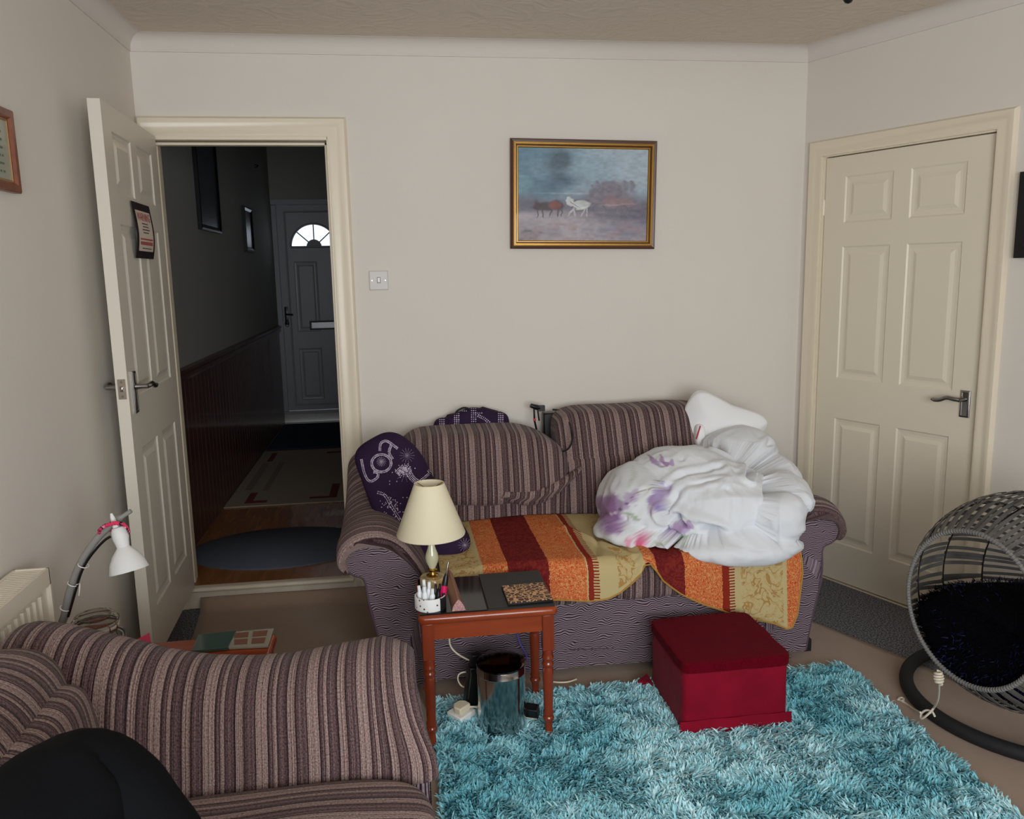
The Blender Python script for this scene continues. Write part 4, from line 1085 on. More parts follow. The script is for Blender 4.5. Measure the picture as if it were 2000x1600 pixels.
# smaller patterned cushion/bag on the back of the sofa
bg=thing('handbag','small dark purple bag with rhinestone letters and a loop handle behind the left headrest','bag',(1.365,-.09,.70))
def bgd(p,q):
    p=p.copy(); x=q[:,0]; p[:,2]+=np.where(q[:,2]>0,.012*np.sin(x*5+1.2)-.012*(x<-.6)+.010*(x>.3),0); return p
b=softbox((1.362,-.088,.795),(.176,.055,.093),3.4,26,noise=.006,ns=12,deform=bgd,seed=5); link('bag_body',b,PURP,bg,smooth='all'); bvb=bvh_of(b)
for x0 in (859,888,974): link('rhinestone_letter',stud_mesh(bvb,[(x,y) for x in (x0,x0+4,x0+8) for y in np.arange(796,830,4.0)],.0036),RHI,bg)
pts=[(x,y) for x0 in (921,) for x in (x0,x0+4,x0+8) for y in np.arange(798,830,4.2)]
pts+=along([(934,812),(946,818),(958,828)],3.6,3.6,2)+[(x,803) for x in range(895,912,4)]+[(x,807) for x in range(925,945,4)]
link('rhinestone_letters',stud_mesh(bvb,pts,.0033),RHI,bg)
hp=[tuple(at(x,y,'y',-.115)) for x,y in ((888,811),(893,803),(904,797),(914,798),(920,805),(920,816))]
b=B(); b.tube(catmull(hp,5),.0045,8); link('handle',b,mat('black_strap',(22,18,22),.6),bg)

# black pump with hose between the headrests
BP=mat('black_plastic',(16,16,18),.35)
pm=thing('bike_pump','black hand pump with a curved hose and a red knob, wedged between the two headrests','pump',tuple(at(1075,840,'y',-.10)))
q=at(1072,828,'y',-.10)
b=B(); b.box(q.x-.030,q.x+.030,q.y-.03,q.y+.03,q.z-.10,q.z+.055); link('pump_body',b,BP,pm,bevel=.008)
b=B(); h0=at(1036,792,'y',-.12); h1=at(1062,800,'y',-.11)
b.tube([tuple(h0),tuple(h0*.5+h1*.5),tuple(h1)],[.010,.013,.010],8); b.box(h1.x-.03,h1.x+.004,h1.y-.014,h1.y+.014,h1.z-.006,h1.z+.020)
b.tube([tuple(at(1043,798,'y',-.12)),tuple(at(1044,822,'y',-.12)),tuple(at(1048,840,'y',-.11))],.005,6); b.tube([tuple(at(1050,800,'y',-.12)),tuple(at(1053,822,'y',-.115))],.004,6)
link('pump_head',b,BP,pm,bevel=.002)
b=B(); k_=at(1044,820,'y',-.125); b.lathe([(0,-.006),(.006,-.006),(.007,0),(.006,.006),(0,.006)],12,tuple(k_),(1,0,.3)); link('red_knob',b,mat('red_plastic',(190,30,40),.35),pm,label='red knob')
hs=[at(1080,800,'y',-.10),at(1095,803,'y',-.16),at(1108,818,'y',-.27),at(1117,842,'y',-.36),at(1117,862,'y',-.385),at(1110,876,'y',-.385),at(1099,882,'y',-.375)]
b=B(); b.tube(catmull([tuple(p) for p in hs],6),.0042,8); link('hose',b,BP,pm)

# ------------------------------------------------------------------ SIDE TABLES
CHERRY=wood_mat('cherry_stained_wood',(122,46,18),(150,64,26),.25,5,0,.3)
CHERRYV=wood_mat('cherry_stained_wood_legs',(104,38,18),(132,52,24),.25,5,2,.3)
def side_table(name,label,x0,x1,y0,y1,zt,ztop_parts=True):
    t=thing(name,label,'side table',((x0+x1)/2,(y0+y1)/2,0))
    b=B(); rr=.02
    def rr_poly(i):
        pts=[]
        for cx_,cy_,a0 in ((x1-rr,y1-rr,0),(x0+rr,y1-rr,90),(x0+rr,y0+rr,180),(x1-rr,y0+rr,270)):
            for k in range(6): a=math.radians(a0+k*18); pts.append((cx_+(rr-i)*math.cos(a),cy_+(rr-i)*math.sin(a)))
        return pts
    prof=[(.010,-.030),(.004,-.027),(.0,-.020),(.0,-.010),(.004,-.003),(.010,0),(.014,0)]
    vs=[(p[0],p[1],zt+z) for i,z in prof for p in rr_poly(i)]
    n_=24; fs=[(k*n_+j,k*n_+(j+1)%n_,(k+1)*n_+(j+1)%n_,(k+1)*n_+j) for k in range(len(prof)-1) for j in range(n_)]+[tuple(range(n_)),tuple((len(prof)-1)*n_+j for j in range(n_))]
    b.add(vs,fs); link('tabletop',b,CHERRY,t)
    lx0,lx1,ly0,ly1=x0+.030,x1-.030,y0+.030,y1-.030
    for (x,y) in ((lx0,ly0),(lx1,ly0),(lx0,ly1),(lx1,ly1)):
        b=B(); h=.0185; b.box(x-h,x+h,y-h,y+h,zt-.150,zt-.03)
        b.lathe([(0,.012),(.0125,.012),(.0135,.03),(.0125,.060),(.014,.070),(.0185,.076),(.0190,.083),(.0150,.090),(.0165,.094),(.0175,.10),(.0145,.11),(.0165,.19),(.0180,.235),(.0175,.250),(.0155,.258),(.0190,.264),(.0195,.270),(.0160,.276),(.0160,.281),(.0200,.288),(.0180,.296),(.0165,.302),(.0180,.318),(.0180,zt-.150)],20,(x,y,0))
        link('leg',b,CHERRYV,t,bevel=.002)
    for (a,c,e,g) in ((lx0,lx1,ly0-.010,ly0+.008),(lx0,lx1,ly1-.008,ly1+.010),):
        b=B(); b.box(a,c,e,g,zt-.085,zt-.03); link('apron',b,CHERRY,t,smooth=False)
    for (a,c) in ((lx0-.010,lx0+.008),(lx1-.008,lx1+.010)):
        b=B(); b.box(a,c,ly0,ly1,zt-.085,zt-.03); link('apron',b,CHERRY,t,smooth=False)
    return t
ZT=.468
t1=side_table('side_table','cherry wood side table with turned legs and black glass top, standing on the teal rug',1.070,1.508,-1.378,-1.062,ZT)
BG=mat('black_glass',(14,15,15),.09,spec=.6); BM=mat('matt_black_panel',(34,35,33),.42)
b=B(); b.rects([(0,0),(0,.0035),(.002,.004)],1.078,1.2865,-1.366,-1.070,lambda a,c,h:(a,c,ZT+.0005+h)); link('glass_panel',b,BG,t1,smooth=False,label='glossy black glass panel')
b=B(); b.rects([(0,0),(0,.006),(.002,.007)],1.2885,1.500,-1.368,-1.066,lambda a,c,h:(a,c,ZT+.0005+h)); link('glass_panel',b,BM,t1,smooth=False,label='matt black panel')
t2=side_table('side_table','cherry wood side table behind the foreground sofa arm, carrying an opened make-up compact',.085,.655,-1.70,-1.402,ZT)
for o in (): pass
# lamp
LX,LY=1.128,-1.125
lp=thing('table_lamp','onyx and brass table lamp with a cream conical shade on the black topped table','table lamp',(LX,LY,ZT+.005))
z0=ZT+.005
b=B(); b.lathe([(0,0),(.042,0),(.043,.004),(.043,.026),(.040,.030),(0,.030)],40,(LX,LY,z0)); link('onyx_base',b,mat('honey_onyx',(206,190,146),.2,coat=.6,mott=((170,140,84),34,.12)),lp)
BR=mat('brass',(196,158,84),.22,metal=1)
b=B(); b.lathe([(0,.030),(.020,.030),(.021,.034),(.013,.037),(.011,.046),(.016,.050),(.016,.054),(.010,.058),(0,.058)],28,(LX,LY,z0)); link('brass_collar',b,BR,lp)
b=B(); b.lathe([(0,.056),(.009,.056),(.013,.064),(.020,.080),(.0225,.094),(.020,.110),(.013,.130),(.009,.150),(.0085,.170),(.010,.178),(0,.178)],28,(LX,LY,z0)); link('onyx_stem',b,mat('pale_onyx',(214,210,178),.18,coat=.6,mott=((188,186,150),20,.2)),lp)
b=B(); b.lathe([(0,.176),(.012,.178),(.012,.200),(.008,.204),(.008,.225),(0,.225)],16,(LX,LY,z0)); link('bulb_holder',b,BR,lp)
b=B(); b.lathe([(0,.335),(.012,.333),(.026,.315),(.030,.295),(.026,.272),(.013,.245),(.013,.222),(0,.222)],20,(LX,LY,z0)); link('bulb',b,mat('white_glass_bulb',(235,235,230),.3),lp)
sb,stp,zb_,zt_=.1135,.050,.650,.825
b=B(); pr_=[(sb,zb_),(sb+.0012,zb_+.004),(stp+.0012,zt_-.004),(stp,zt_),(stp-.002,zt_),(stp-.002,zt_-.004),(sb-.003,zb_+.004),(sb-.002,zb_),(sb,zb_)]
b.lathe(pr_,56,(LX,LY,0),cap=False)
SH=mat('cream_lampshade',(226,216,186),.75); SH.node_tree.nodes['Principled BSDF'].inputs['Subsurface Weight'].default_value=0
link('lamp_shade',b,SH,lp)
b=B(); 
for k in range(3):
    a=k*2.094+.4; b.tube([(LX+.012*math.cos(a),LY+.012*math.sin(a),zt_-.02),(LX+(stp-.002)*math.cos(a),LY+(stp-.002)*math.sin(a),zt_-.004)],.0013,5)
b.tube([(LX+.012*math.cos(t/12*6.283),LY+.012*math.sin(t/12*6.283),zt_-.02) for t in range(12)],.0015,5,closed=True); b.tube([(LX,LY,z0+.325),(LX,LY,zt_-.02)],.002,5)
b.tube([(LX+.012,LY,zt_-.02),(LX-.012,LY,zt_-.02)],.0013,5)
link('shade_carrier',b,BR,lp)
# pots
PX,PY=1.112,-1.315; zq=ZT+.005
pt=thing('pen_pot','short white terrazzo pot with black speckles and a black back half','pot',(PX,PY,zq))
TZ=mat('terrazzo_white',(226,226,224),.5); ntz=TZ.node_tree; v=N(ntz,'ShaderNodeTexVoronoi'); v.inputs['Scale'].default_value=95; tcz=N(ntz,'ShaderNodeTexCoord'); L(ntz,tcz.outputs['Object'],v.inputs['Vector'])
L(ntz,ramp(ntz,v.outputs['Distance'],[(.22,(60,62,66)),(.27,(226,226,224))]),ntz.nodes['Principled BSDF'].inputs['Base Color'])
sepc=N(ntz,'ShaderNodeSeparateColor'); L(ntz,v.outputs['Color'],sepc.inputs[0])
L(ntz,mix(ntz,math_n(ntz,'GREATER_THAN',sepc.outputs[0],.72),(228,228,226),ramp(ntz,v.outputs['Distance'],[(.26,(60,62,66)),(.31,(228,228,226))])),ntz.nodes['Principled BSDF'].inputs['Base Color'])
b=B(); b.lathe([(0,0),(.046,0),(.049,.003),(.049,.040),(.0475,.042),(.045,.042),(.044,.006),(0,.006)],44,(PX,PY,zq)); link('pot_wall',b,TZ,pt)
b=B(); b.grid(lambda a,c:(PX+(.0496)*math.cos(-.95+2.1*a),PY+.0496*math.sin(-.95+2.1*a),zq+.001+.0405*c),16,2); link('black_side',b,mat('black_glaze',(30,30,36),.4),pt,label='black glazed side')
def stick(name,label,cat,prof,px,py,base,tilt,mt,grp=None,seg=12):
    o_=thing(name,label,cat,base); return o_
WTB=mat('white_soft_plastic',(232,236,238),.35)
tubes=[((-.028,.004),(-.10,-.02),.066),((-.016,-.014),(-.03,-.05),.070),((-.004,.0),(.03,-.03),.078),((-.014,.012),(-.05,.04),.080),((.004,-.016),(.06,-.08),.062)]
tlab=['white capped tube leaning left, first at the left rim of the speckled pot','white capped tube at the front left of the speckled pot','tallest white capped tube, in the middle of the speckled pot','white capped tube at the back left inside the speckled pot','white capped tube at the front centre of the speckled pot']
for k,((dx_,dy_),(tx,ty),hh) in enumerate(tubes):
    base_=Vector((PX+dx_,PY+dy_,zq+.007)); axv=Vector((tx,ty,1)).normalized()
    o=thing('cosmetic_tube',tlab[k],'tube',tuple(base_),group='white tubes in the speckled pot')
    b=B(); b.lathe([(0,0),(.0075,0),(.0085,.004),(.0088,hh*.62),(.0065,hh*.70),(0,hh*.70)],14,tuple(base_),axv); link('tube_body',b,WTB,o)
    b=B(); b.lathe([(0,hh*.70),(.0058,hh*.70),(.0052,hh*.98),(.003,hh),(0,hh)],12,tuple(base_),axv); link('cap',b,WTB,o)
for k,((dx_,dy_),(tx,ty),hh,lb) in enumerate((((.016,.002),(.04,.02),.066,'black slim tube just right of the white tubes in the pot'),((.022,-.014),(.08,-.05),.058,'black slim tube at the front right of the pot'),((.026,.012),(.1,.05),.062,'black slim tube at the back right of the pot'))):
    base_=Vector((PX+dx_,PY+dy_,zq+.007)); axv=Vector((tx,ty,1)).normalized()
    b=B(); b.lathe([(0,0),(.006,0),(.007,.004),(.007,hh*.7),(.004,hh*.8),(.0035,hh),(0,hh)],12,tuple(base_),axv); tag(link('mascara_tube',b,BP),lb,'tube',group='black tubes in the speckled pot')
base_=Vector((PX+.034,PY-.006,zq+.008)); axv=Vector((.20,.10,1)).normalized()
lt=thing('gas_lighter','pink long nosed lighter with a metal rod standing in the speckled pot','lighter',tuple(base_))
b=B(); b.lathe([(0,0),(.009,0),(.0105,.01),(.0105,.045),(.0095,.062),(0,.062)],14,tuple(base_),axv); link('lighter_body',b,mat('hot_pink_plastic',(204,24,92),.25),lt)
b=B(); b.lathe([(0,.062),(.0098,.062),(.0085,.085),(.0055,.096),(0,.096)],14,tuple(base_),axv); link('black_collar',b,BP,lt)
b=B(); b.lathe([(0,.096),(.0026,.096),(.0026,.135),(.002,.137),(0,.137)],10,tuple(base_),axv); link('metal_rod',b,CHROME,lt)
b=B(); c_=base_+axv*.036+Vector((0,-.0105,0)); b.box(c_.x-.005,c_.x+.005,c_.y-.002,c_.y+.003,c_.z-.006,c_.z+.006); link('trigger',b,BP,lt,bevel=.001)
# rose gold wedge shaped case
cs=thing('rose_gold_case','open rose gold wedge shaped case with glitter end, lying beside the speckled pot','case',(1.197,-1.2,zq))
tri=catmull([(-.021,0),(-.017,.016),(-.006,.032),(0,.038),(.008,.030),(.017,.016),(.022,0)],4)
RG=mat('rose_gold_leatherette',(176,130,112),.35,metal=.35)
def cpt(p,y,f): # taper with y
    k=1-.22*f; return (1.197+p[0]*k-.012*f, y, zq+.001+p[1]*k)
n_=len(tri); b=B(); vs=[cpt(p,-1.362+.29*f,f) for f in np.linspace(0,1,8) for p in tri]; fs=[(k*n_+j,k*n_+j+1,(k+1)*n_+j+1,(k+1)*n_+j) for k in range(7) for j in range(n_-1)]+[tuple(7*n_+j for j in range(n_))]
vs+=[cpt((p[0]*.93,p[1]*.93-.001),-1.362+.29*f,f) for f in np.linspace(0,1,8) for p in tri]; o8=8*n_
fs+=[(o8+k*n_+j,o8+k*n_+j+1,o8+(k+1)*n_+j+1,o8+(k+1)*n_+j) for k in range(7) for j in range(n_-1)]
b.add(vs,fs); link('case_shell',b,RG,cs)
b=B(); b.add([cpt((p[0]*.98,p[1]*.98),-1.3635,0) for p in tri]+[cpt((p[0]*.98,p[1]*.98),-1.356,0) for p in tri],[tuple(range(n_)),tuple(range(n_,2*n_))]+[(j,j+1,j+1+n_,j+n_) for j in range(n_-1)])
link('glitter_end',b,mat('pink_glitter',(214,176,172),.35,metal=.3,mott=((168,112,112),420,.1)),cs,label='glitter covered triangular end')
# leopard palette
LEO=mat('leopard_print',(210,160,110),.4); nl_=LEO.node_tree; tcl=N(nl_,'ShaderNodeTexCoord'); vv=N(nl_,'ShaderNodeTexVoronoi',feature='DISTANCE_TO_EDGE'); vv.inputs['Scale'].default_value=60; nzl=N(nl_,'ShaderNodeTexNoise'); nzl.inputs['Scale'].default_value=70
L(nl_,tcl.outputs['Object'],nzl.inputs['Vector']); L(nl_,mix(nl_,.010,tcl.outputs['Object'],nzl.outputs['Color']),vv.inputs['Vector'])
L(nl_,ramp(nl_,vv.outputs['Distance'],[(.0,(214,168,118)),(.07,(206,156,108)),(.11,(52,28,22)),(.26,(40,22,18)),(.34,(122,66,40))]),nl_.nodes['Principled BSDF'].inputs['Base Color'])
lo=thing('leopard_palette','flat leopard print palette box lying on the right end of the black table top','palette',(1.42,-1.29,zq+.003))
quad=[(1.352,-1.358),(1.497,-1.352),(1.492,-1.205),(1.350,-1.212)]
b=B(); b.prism(quad,ZT+.0078,ZT+.0150,'xy'); link('palette_base',b,BP,lo,bevel=.0015)
b=B(); b.prism([(1.354,-1.356),(1.495,-1.350),(1.490,-1.207),(1.352,-1.214)],ZT+.0151,ZT+.0178,'xy'); link('palette_lid',b,LEO,lo,smooth=False,label='leopard print lid')

# bin
bx,by=1.335,-1.275
bn=thing('pedal_bin','small polished steel pedal bin with dark mirror lid under the side table','bin',(bx,by,.012))
ST=mat('polished_steel',(190,190,190),.13,metal=1)
b=B(); b.lathe([(0,.012),(.078,.012),(.080,.018),(.0795,.215),(.0795,.217)],64,(bx,by,0),cap=False); link('bin_body',b,ST,bn)
b=B(); b.lathe([(.0795,.217),(.081,.219),(.081,.221),(.0798,.223),(.0798,.242),(.079,.244),(0,.244)],64,(bx,by,0),cap=False); link('lid_ring',b,ST,bn)
b=B(); b.lathe([(.0795,.2435),(.081,.2455),(.0805,.250),(.076,.2525),(.04,.2545),(0,.255)],64,(bx,by,0),cap=False); link('lid',b,mat('dark_mirror_steel',(92,84,84),.10,metal=1),bn)
b=B(); b.lathe([(0,.004),(.082,.004),(.083,.008),(.083,.018),(.080,.020),(0,.020)],48,(bx,by,.006)); link('base_ring',b,BP,bn)
# plugs and adaptors
CRM=mat('aged_white_plastic',(226,214,186),.4); WHT=mat('white_plastic',(236,234,228),.4)
pg=thing('extension_socket','white extension socket lying on the rug left of the steel bin','extension lead',(1.205,-1.215,.03))
Rm=Matrix.Translation((1.208,-1.205,.040))@Matrix.Rotation(math.radians(38),4,'Z')@Matrix.Rotation(math.radians(-6),4,'Y')
b=B(); b.box(-.035,.035,-.032,.040,-.014,.010); b.xf(Rm); link('socket_block',b,WHT,pg,bevel=.004)
pl2=thing('mains_plug','cream mains plug pushed into the white extension socket','plug',(1.215,-1.20,.06))
b=B(); b.prism([(-.024,-.020),(.024,-.020),(.026,.008),(.014,.026),(-.014,.026),(-.026,.008)],.0105,.034,'xy'); b.xf(Rm); link('plug_body',b,CRM,pl2,bevel=.004)
b=B(); b.tube(catmull([tuple(Rm@Vector((.02,-.02,.022))),tuple(Rm@Vector((.04,-.045,.018))),(1.262,-1.22,.05),(1.275,-1.19,.05)],5),.0032,8); link('plug_lead',b,CRM,pl2)
b=B(); Rm2=Matrix.Translation((1.252,-1.150,.12))@Matrix.Rotation(math.radians(8),4,'Y')@Matrix.Rotation(math.radians(12),4,'Z')
b.box(-.024,.024,-.018,.018,-.080,.060); b.box(-.020,.020,-.013,.013,.060,.105); b.xf(Rm2); ad=thing('power_adaptor','tall black power adaptor standing between the plug and the steel bin','adaptor',(1.252,-1.15,.04)); link('adaptor_case',b,BP,ad,bevel=.004)
b=B(); b.box(-.019,-.0165,-.0195,-.0185,-.05,.045); b.xf(Rm2); link('silver_stripe',b,CHROME,ad,smooth=False)
# lamp flex from the table down to the plug
fl=[tuple(at(877,1240,'y',-1.10)),tuple(at(880,1262,'y',-1.09)),tuple(at(893,1277,'y',-1.09)),tuple(at(912,1288,'y',-1.09)),tuple(at(930,1297,'y',-1.10)),tuple(at(936,1320,'y',-1.09))]
b=B(); b.tube(catmull([(1.17,-1.075,.44),(1.172,-1.09,.40)]+fl,6),.0030,8); tag(link('lamp_flex',b,CRM),'cream lamp flex looping down under the table towards the adaptor','cable')
f2=[tuple(at(x,y,'y',-1.10)) for x,y in ((922,1318),(908,1313),(896,1318),(895,1330),(903,1341),(918,1343))]
b=B(); b.tube(catmull(f2,6),.0028,8); tag(link('flex_loop',b,CRM),'small cream flex loop left of the black adaptor','cable')
f3=[tuple(at(x,y,'z',.02)) for x,y in ((1066,1330),(1090,1333),(1110,1332),(1126,1327))]
b=B(); b.tube(catmull(f3,6),.0028,8); tag(link('floor_flex',b,CRM),'cream flex on the floor under the sofa front, right of the table','cable')
b=B(); Rm3=Matrix.Translation((1.438,-1.262,.058))@Matrix.Rotation(math.radians(-25),4,'Z')@Matrix.Rotation(math.radians(20),4,'X'); b.box(-.022,.022,-.016,.016,-.022,.020); b.xf(Rm3)
ch=thing('black_charger','black charger block on the rug between the bin and the right table leg','charger',(1.438,-1.262,.04)); link('charger_case',b,BP,ch,bevel=.003)
b=B(); b.box(-.020,.020,-.0168,-.0158,-.020,-.016); b.xf(Rm3); link('pale_edge',b,CRM,ch,smooth=False)
b=B(); b.tube(catmull([tuple(at(x,y,'y',-1.03)) for x,y in ((1010,1238),(1016,1258),(1026,1275),(1030,1292))],5),.003,6); tag(link('charger_lead',b,mat('violet_cable',(96,84,170),.4)),'thin violet cable hanging behind the bin under the table','cable')

# ------------------------------------------------------------------ FOOTSTOOL
VEL=mat('crimson_velvet',(140,14,40),.75,sheen=.04,spec=.1,bump=(30,.25,.004),mott=((112,8,30),7,.25)); VELD=mat('dark_crimson_plush',(96,5,22),.9,sheen=.02,spec=.05,bump=(220,.8,.004))
fx0,fx1,fy0,fy1=1.905,2.262,-1.425,-1.082
fs_=thing('footstool','square crimson velvet box footstool on the teal rug','footstool',((fx0+fx1)/2,(fy0+fy1)/2,.012))
def stool(p,q): 
    p=p.copy(); return p
b=softbox(((fx0+fx1)/2,(fy0+fy1)/2,.125),((fx1-fx0)/2,(fy1-fy0)/2,.112),22,26,noise=.002,ns=9,seed=2); link('box_body',b,VEL,fs_,smooth='all')
b=softbox(((fx0+fx1)/2,(fy0+fy1)/2,.247),((fx1-fx0)/2+.006,(fy1-fy0)/2+.006,.020),14,30,noise=.002,ns=14,seed=4); lidb=b; link('lid',b,VELD,fs_,smooth='all',label='darker plush lid')
# fuzzy nap along the lid edges
fb_=B(); random.seed(3)
per=[]
for k in range(1500):
    t=random.random()*4; e=int(t); u=t-e
    x,y={0:(fx0+(fx1-fx0)*u,fy0-.005),1:(fx1+.005,fy0+(fy1-fy0)*u),2:(fx0+(fx1-fx0)*u,fy1+.005),3:(fx0-.005,fy0+(fy1-fy0)*u)}[e]
    z=random.uniform(.228,.268); o_=Vector(((x-2.083),(y+1.253),random.uniform(-.05,.25))).normalized()*random.uniform(.004,.009); s_=Vector((random.uniform(-1,1),random.uniform(-1,1),0)).normalized()*.0012
    p=Vector((x,y,z)); fb_.add([tuple(p-s_),tuple(p+s_),tuple(p+o_)],[(0,1,2)])
o=link('lid_nap',fb_,VELD,fs_); o['kind']='stuff'
b=B(); b.grid(lambda a,c:(fx0-.012+(fx1-fx0+.024)*a,fy0-.006-.004*c-.002*math.sin(a*17),.068-.046*c),24,5); link('front_skirt',b,VEL,fs_)
bb=B(); bb.prism([(fx0-.004,-1.13),(fx0-.055,-1.10),(fx0-.004,-1.05)],.020,.045,'xy'); link('corner_flap',bb,VEL,fs_,bevel=.004)

# ------------------------------------------------------------------ THINGS BEHIND THE FOREGROUND SOFA ARM
Z2=ZT
cmp_=thing('makeup_compact','opened green glass make-up compact with four brown pans on the rear side table','make-up compact',(.56,-1.47,Z2))
def pq(pts,z0,z1,name,m,lab=None,bev=.001):
    b=B(); b.prism(pts,z0,z1,'xy'); return link(name,b,m,cmp_,smooth=False,bevel=bev,label=lab)
pA=[at(x,y,'z',Z2) for x,y in ((445,1240),(535,1232),(524,1266),(447,1270))]
pB=[at(x,y,'z',Z2) for x,y in ((388,1246),(462,1238),(446,1271),(374,1278))]
pq([(p.x,p.y) for p in reversed(pB)],Z2+.001,Z2+.010,'mirror_lid',mat('dark_green_glass',(58,80,74),.12,coat=.5),'dark green mirrored lid')
cA=mat('clear_grey_case',(150,146,132),.25); pq([(p.x,p.y) for p in reversed(pA)],Z2+.001,Z2+.008,'pan_tray',cA)
BRP=mat('brown_powder',(112,74,60),.8)
def bil(u,v): a=pA[3]*(1-u)+pA[2]*u; c=pA[0]*(1-u)+pA[1]*u; return a*(1-v)+c*v
for (u,v) in ((.14,.14),(.56,.14),(.14,.56),(.56,.56)):
    q=[bil(u,v),bil(u+.32,v),bil(u+.32,v+.32),bil(u,v+.32)]; b=B(); b.prism([(p.x,p.y) for p in q],Z2+.0078,Z2+.0092,'xy'); link('powder_pan',b,BRP,cmp_,smooth=False)
b=B(); ppk=[at(x,y,'z',Z2+.012) for x,y in ((245,1262),(292,1237),(300,1290),(262,1300))]
b.prism([(p.x,p.y) for p in ppk],Z2+.001,Z2+.014,'xy'); tag(link('pink_notebook',b,mat('bright_pink_card',(206,30,84),.5),smooth=False),'bright pink card notebook on the rear side table beside the glass jar','notebook')
# clip top jar
ZJ=ZT
def sq(b):
    b.v=[(x,y,ZT+(z-ZT)*.84) for x,y,z in b.v]; return b
jx,jy=.235,-1.622
jr=thing('glass_jar','clear glass clip top jar with a rusty wire clasp behind the foreground sofa arm','jar',(jx,jy,Z2))
JG=mat('clear_glass',(245,248,246),.02,trans=1,ior=1.12,spec=.6)
b=B(); b.lathe([(0,.001),(.062,.001),(.070,.008),(.071,.13),(.066,.150),(.050,.165),(.048,.172),(.050,.176),(.047,.176),(.045,.170),(.047,.162),(.062,.148),(.067,.13),(.066,.012),(.05,.006),(0,.006)],48,(jx,jy,Z2),cap=False); link('jar_body',sq(b),JG,jr)
b=B(); b.lathe([(.0475,.184),(.055,.186),(.056,.192),(.054,.198),(.050,.214),(.046,.218),(.040,.216),(.036,.206),(0,.203)],48,(jx,jy,Z2),cap=False); b.lathe([(0,.190),(.046,.190),(.047,.184)],48,(jx,jy,Z2),cap=False); link('jar_lid',sq(b),JG,jr)
b=B(); b.lathe([(.046,.176),(.056,.176),(.057,.180),(.056,.184),(.046,.184)],40,(jx,jy,Z2),cap=False); link('rubber_seal',sq(b),mat('pale_rubber_seal',(190,176,166),.6),jr)
RW_=mat('rusty_wire',(112,76,56),.4,metal=.7)
b=B()
for zz,rr in ((.166,.0515),(.200,.0565)): b.tube([(jx+rr*math.cos(t/32*6.283),jy+rr*math.sin(t/32*6.283),Z2+zz) for t in range(32)],.0013,5,closed=True)
ca=Vector((jx+.052*math.cos(-.5),jy+.052*math.sin(-.5),0)); dv=Vector((math.cos(-.5),math.sin(-.5),0)); sv=Vector((-dv.y,dv.x,0))
for s_ in (-.012,.012):
    b.tube([tuple(ca+sv*s_+Vector((0,0,Z2+.200))),tuple(ca+sv*s_+dv*.010+Vector((0,0,Z2+.188))),tuple(ca+sv*s_*.8+dv*.006+Vector((0,0,Z2+.168))),tuple(ca+sv*s_*.8+dv*.016+Vector((0,0,Z2+.140)))],.0014,5)
b.tube([tuple(ca+sv*q_+dv*.008+Vector((0,0,Z2+.176))) for q_ in (-.013,0,.013)],.0014,5); b.tube([tuple(ca+sv*q_+dv*.016+Vector((0,0,Z2+.140))) for q_ in (-.010,0,.010)],.0014,5)
link('wire_clasp',sq(b),RW_,jr)
# gooseneck lamp
yL=-1.52
gl=thing('gooseneck_lamp','grey gooseneck lamp with a frosted plastic shade bowed in front of the open door','lamp',tuple(at(125,1215,'y',yL)))
GR=mat('grey_plastic_tube',(136,134,130),.45)
A1=lambda x,y,yy=yL:tuple(at(x,y,'y',yy))
gp=catmull([(.130,yL+.01,.472),A1(122,1230),A1(127,1200),A1(135,1160),A1(148,1120),A1(166,1085),A1(190,1052),A1(212,1030),A1(235,1012),A1(256,998)],6)
b=B(); b.tube(gp,[.0105]*20+[.0095]*(len(gp)-26)+[.006]*6,12); link('gooseneck',b,GR,gl)
b=B(); b.lathe([(0,0),(.044,0),(.045,.006),(.04,.014),(.015,.018),(0,.018)],32,(.130,-1.50,Z2+.001)); link('lamp_base',b,GR,gl)
b=B(); b.tube(catmull([A1(133,1205,yL-.012),A1(146,1160,yL-.012),A1(158,1120,yL-.012),A1(172,1093,yL-.012),A1(190,1070,yL-.012),A1(205,1055,yL-.012),A1(216,1048,yL-.01)],6),.0035,8); link('black_flex',b,BP,gl)
for (x,y) in ((163,1104),(143,1140),(128,1188)):
    b=B(); c_=at(x,y,'y',yL-.006); t_=Vector((.45,0,.9)).normalized(); q=Vector((0,0,1)).rotation_difference(t_); b.tube([tuple(c_+q@Vector((.0135*math.cos(k/12*6.283),.017*math.sin(k/12*6.283),0))) for k in range(12)],.0013,5,closed=True)
    if y==1140: b.tube([tuple(c_+Vector((.012,-.012,0))),tuple(c_+Vector((.022,-.014,.004))),tuple(c_+Vector((.020,-.014,-.012))),tuple(c_+Vector((.016,-.014,-.030)))],.0014,5)
    link('cable_tie',b,WHT,gl)
ys_=yL-.02; top=Vector(A1(232,1035,ys_)); bot=Vector(A1(258,1112,ys_)); axv=(bot-top).normalized(); axv=(axv+Vector((0,-.18,0))).normalized()
FRO=mat('frosted_plastic',(240,240,238),.4,trans=.25,ior=1.2)
b=B(); b.lathe([(0,-.008),(.016,-.006),(.020,.004),(.021,.020),(.0175,.038),(.016,.048)],28,tuple(top),axv,cap=False); link('shade_neck',b,FRO,gl)
b=B(); b.lathe([(.0155,.046),(.020,.052),(.032,.066),(.043,.086),(.049,.108),(.050,.112),(.0475,.112),(.041,.088),(.030,.069),(.018,.055),(.014,.048)],36,tuple(top),axv,cap=False); link('shade',b,FRO,gl,label='frosted bell shade')
b=B(); q0=Vector(A1(217,1003,ys_)); b.tube([tuple(q0),tuple(q0*.5+Vector(A1(222,1018,ys_))*.5),A1(226,1030,ys_)],[.003,.006,.008],10); link('cap_tip',b,FRO,gl)
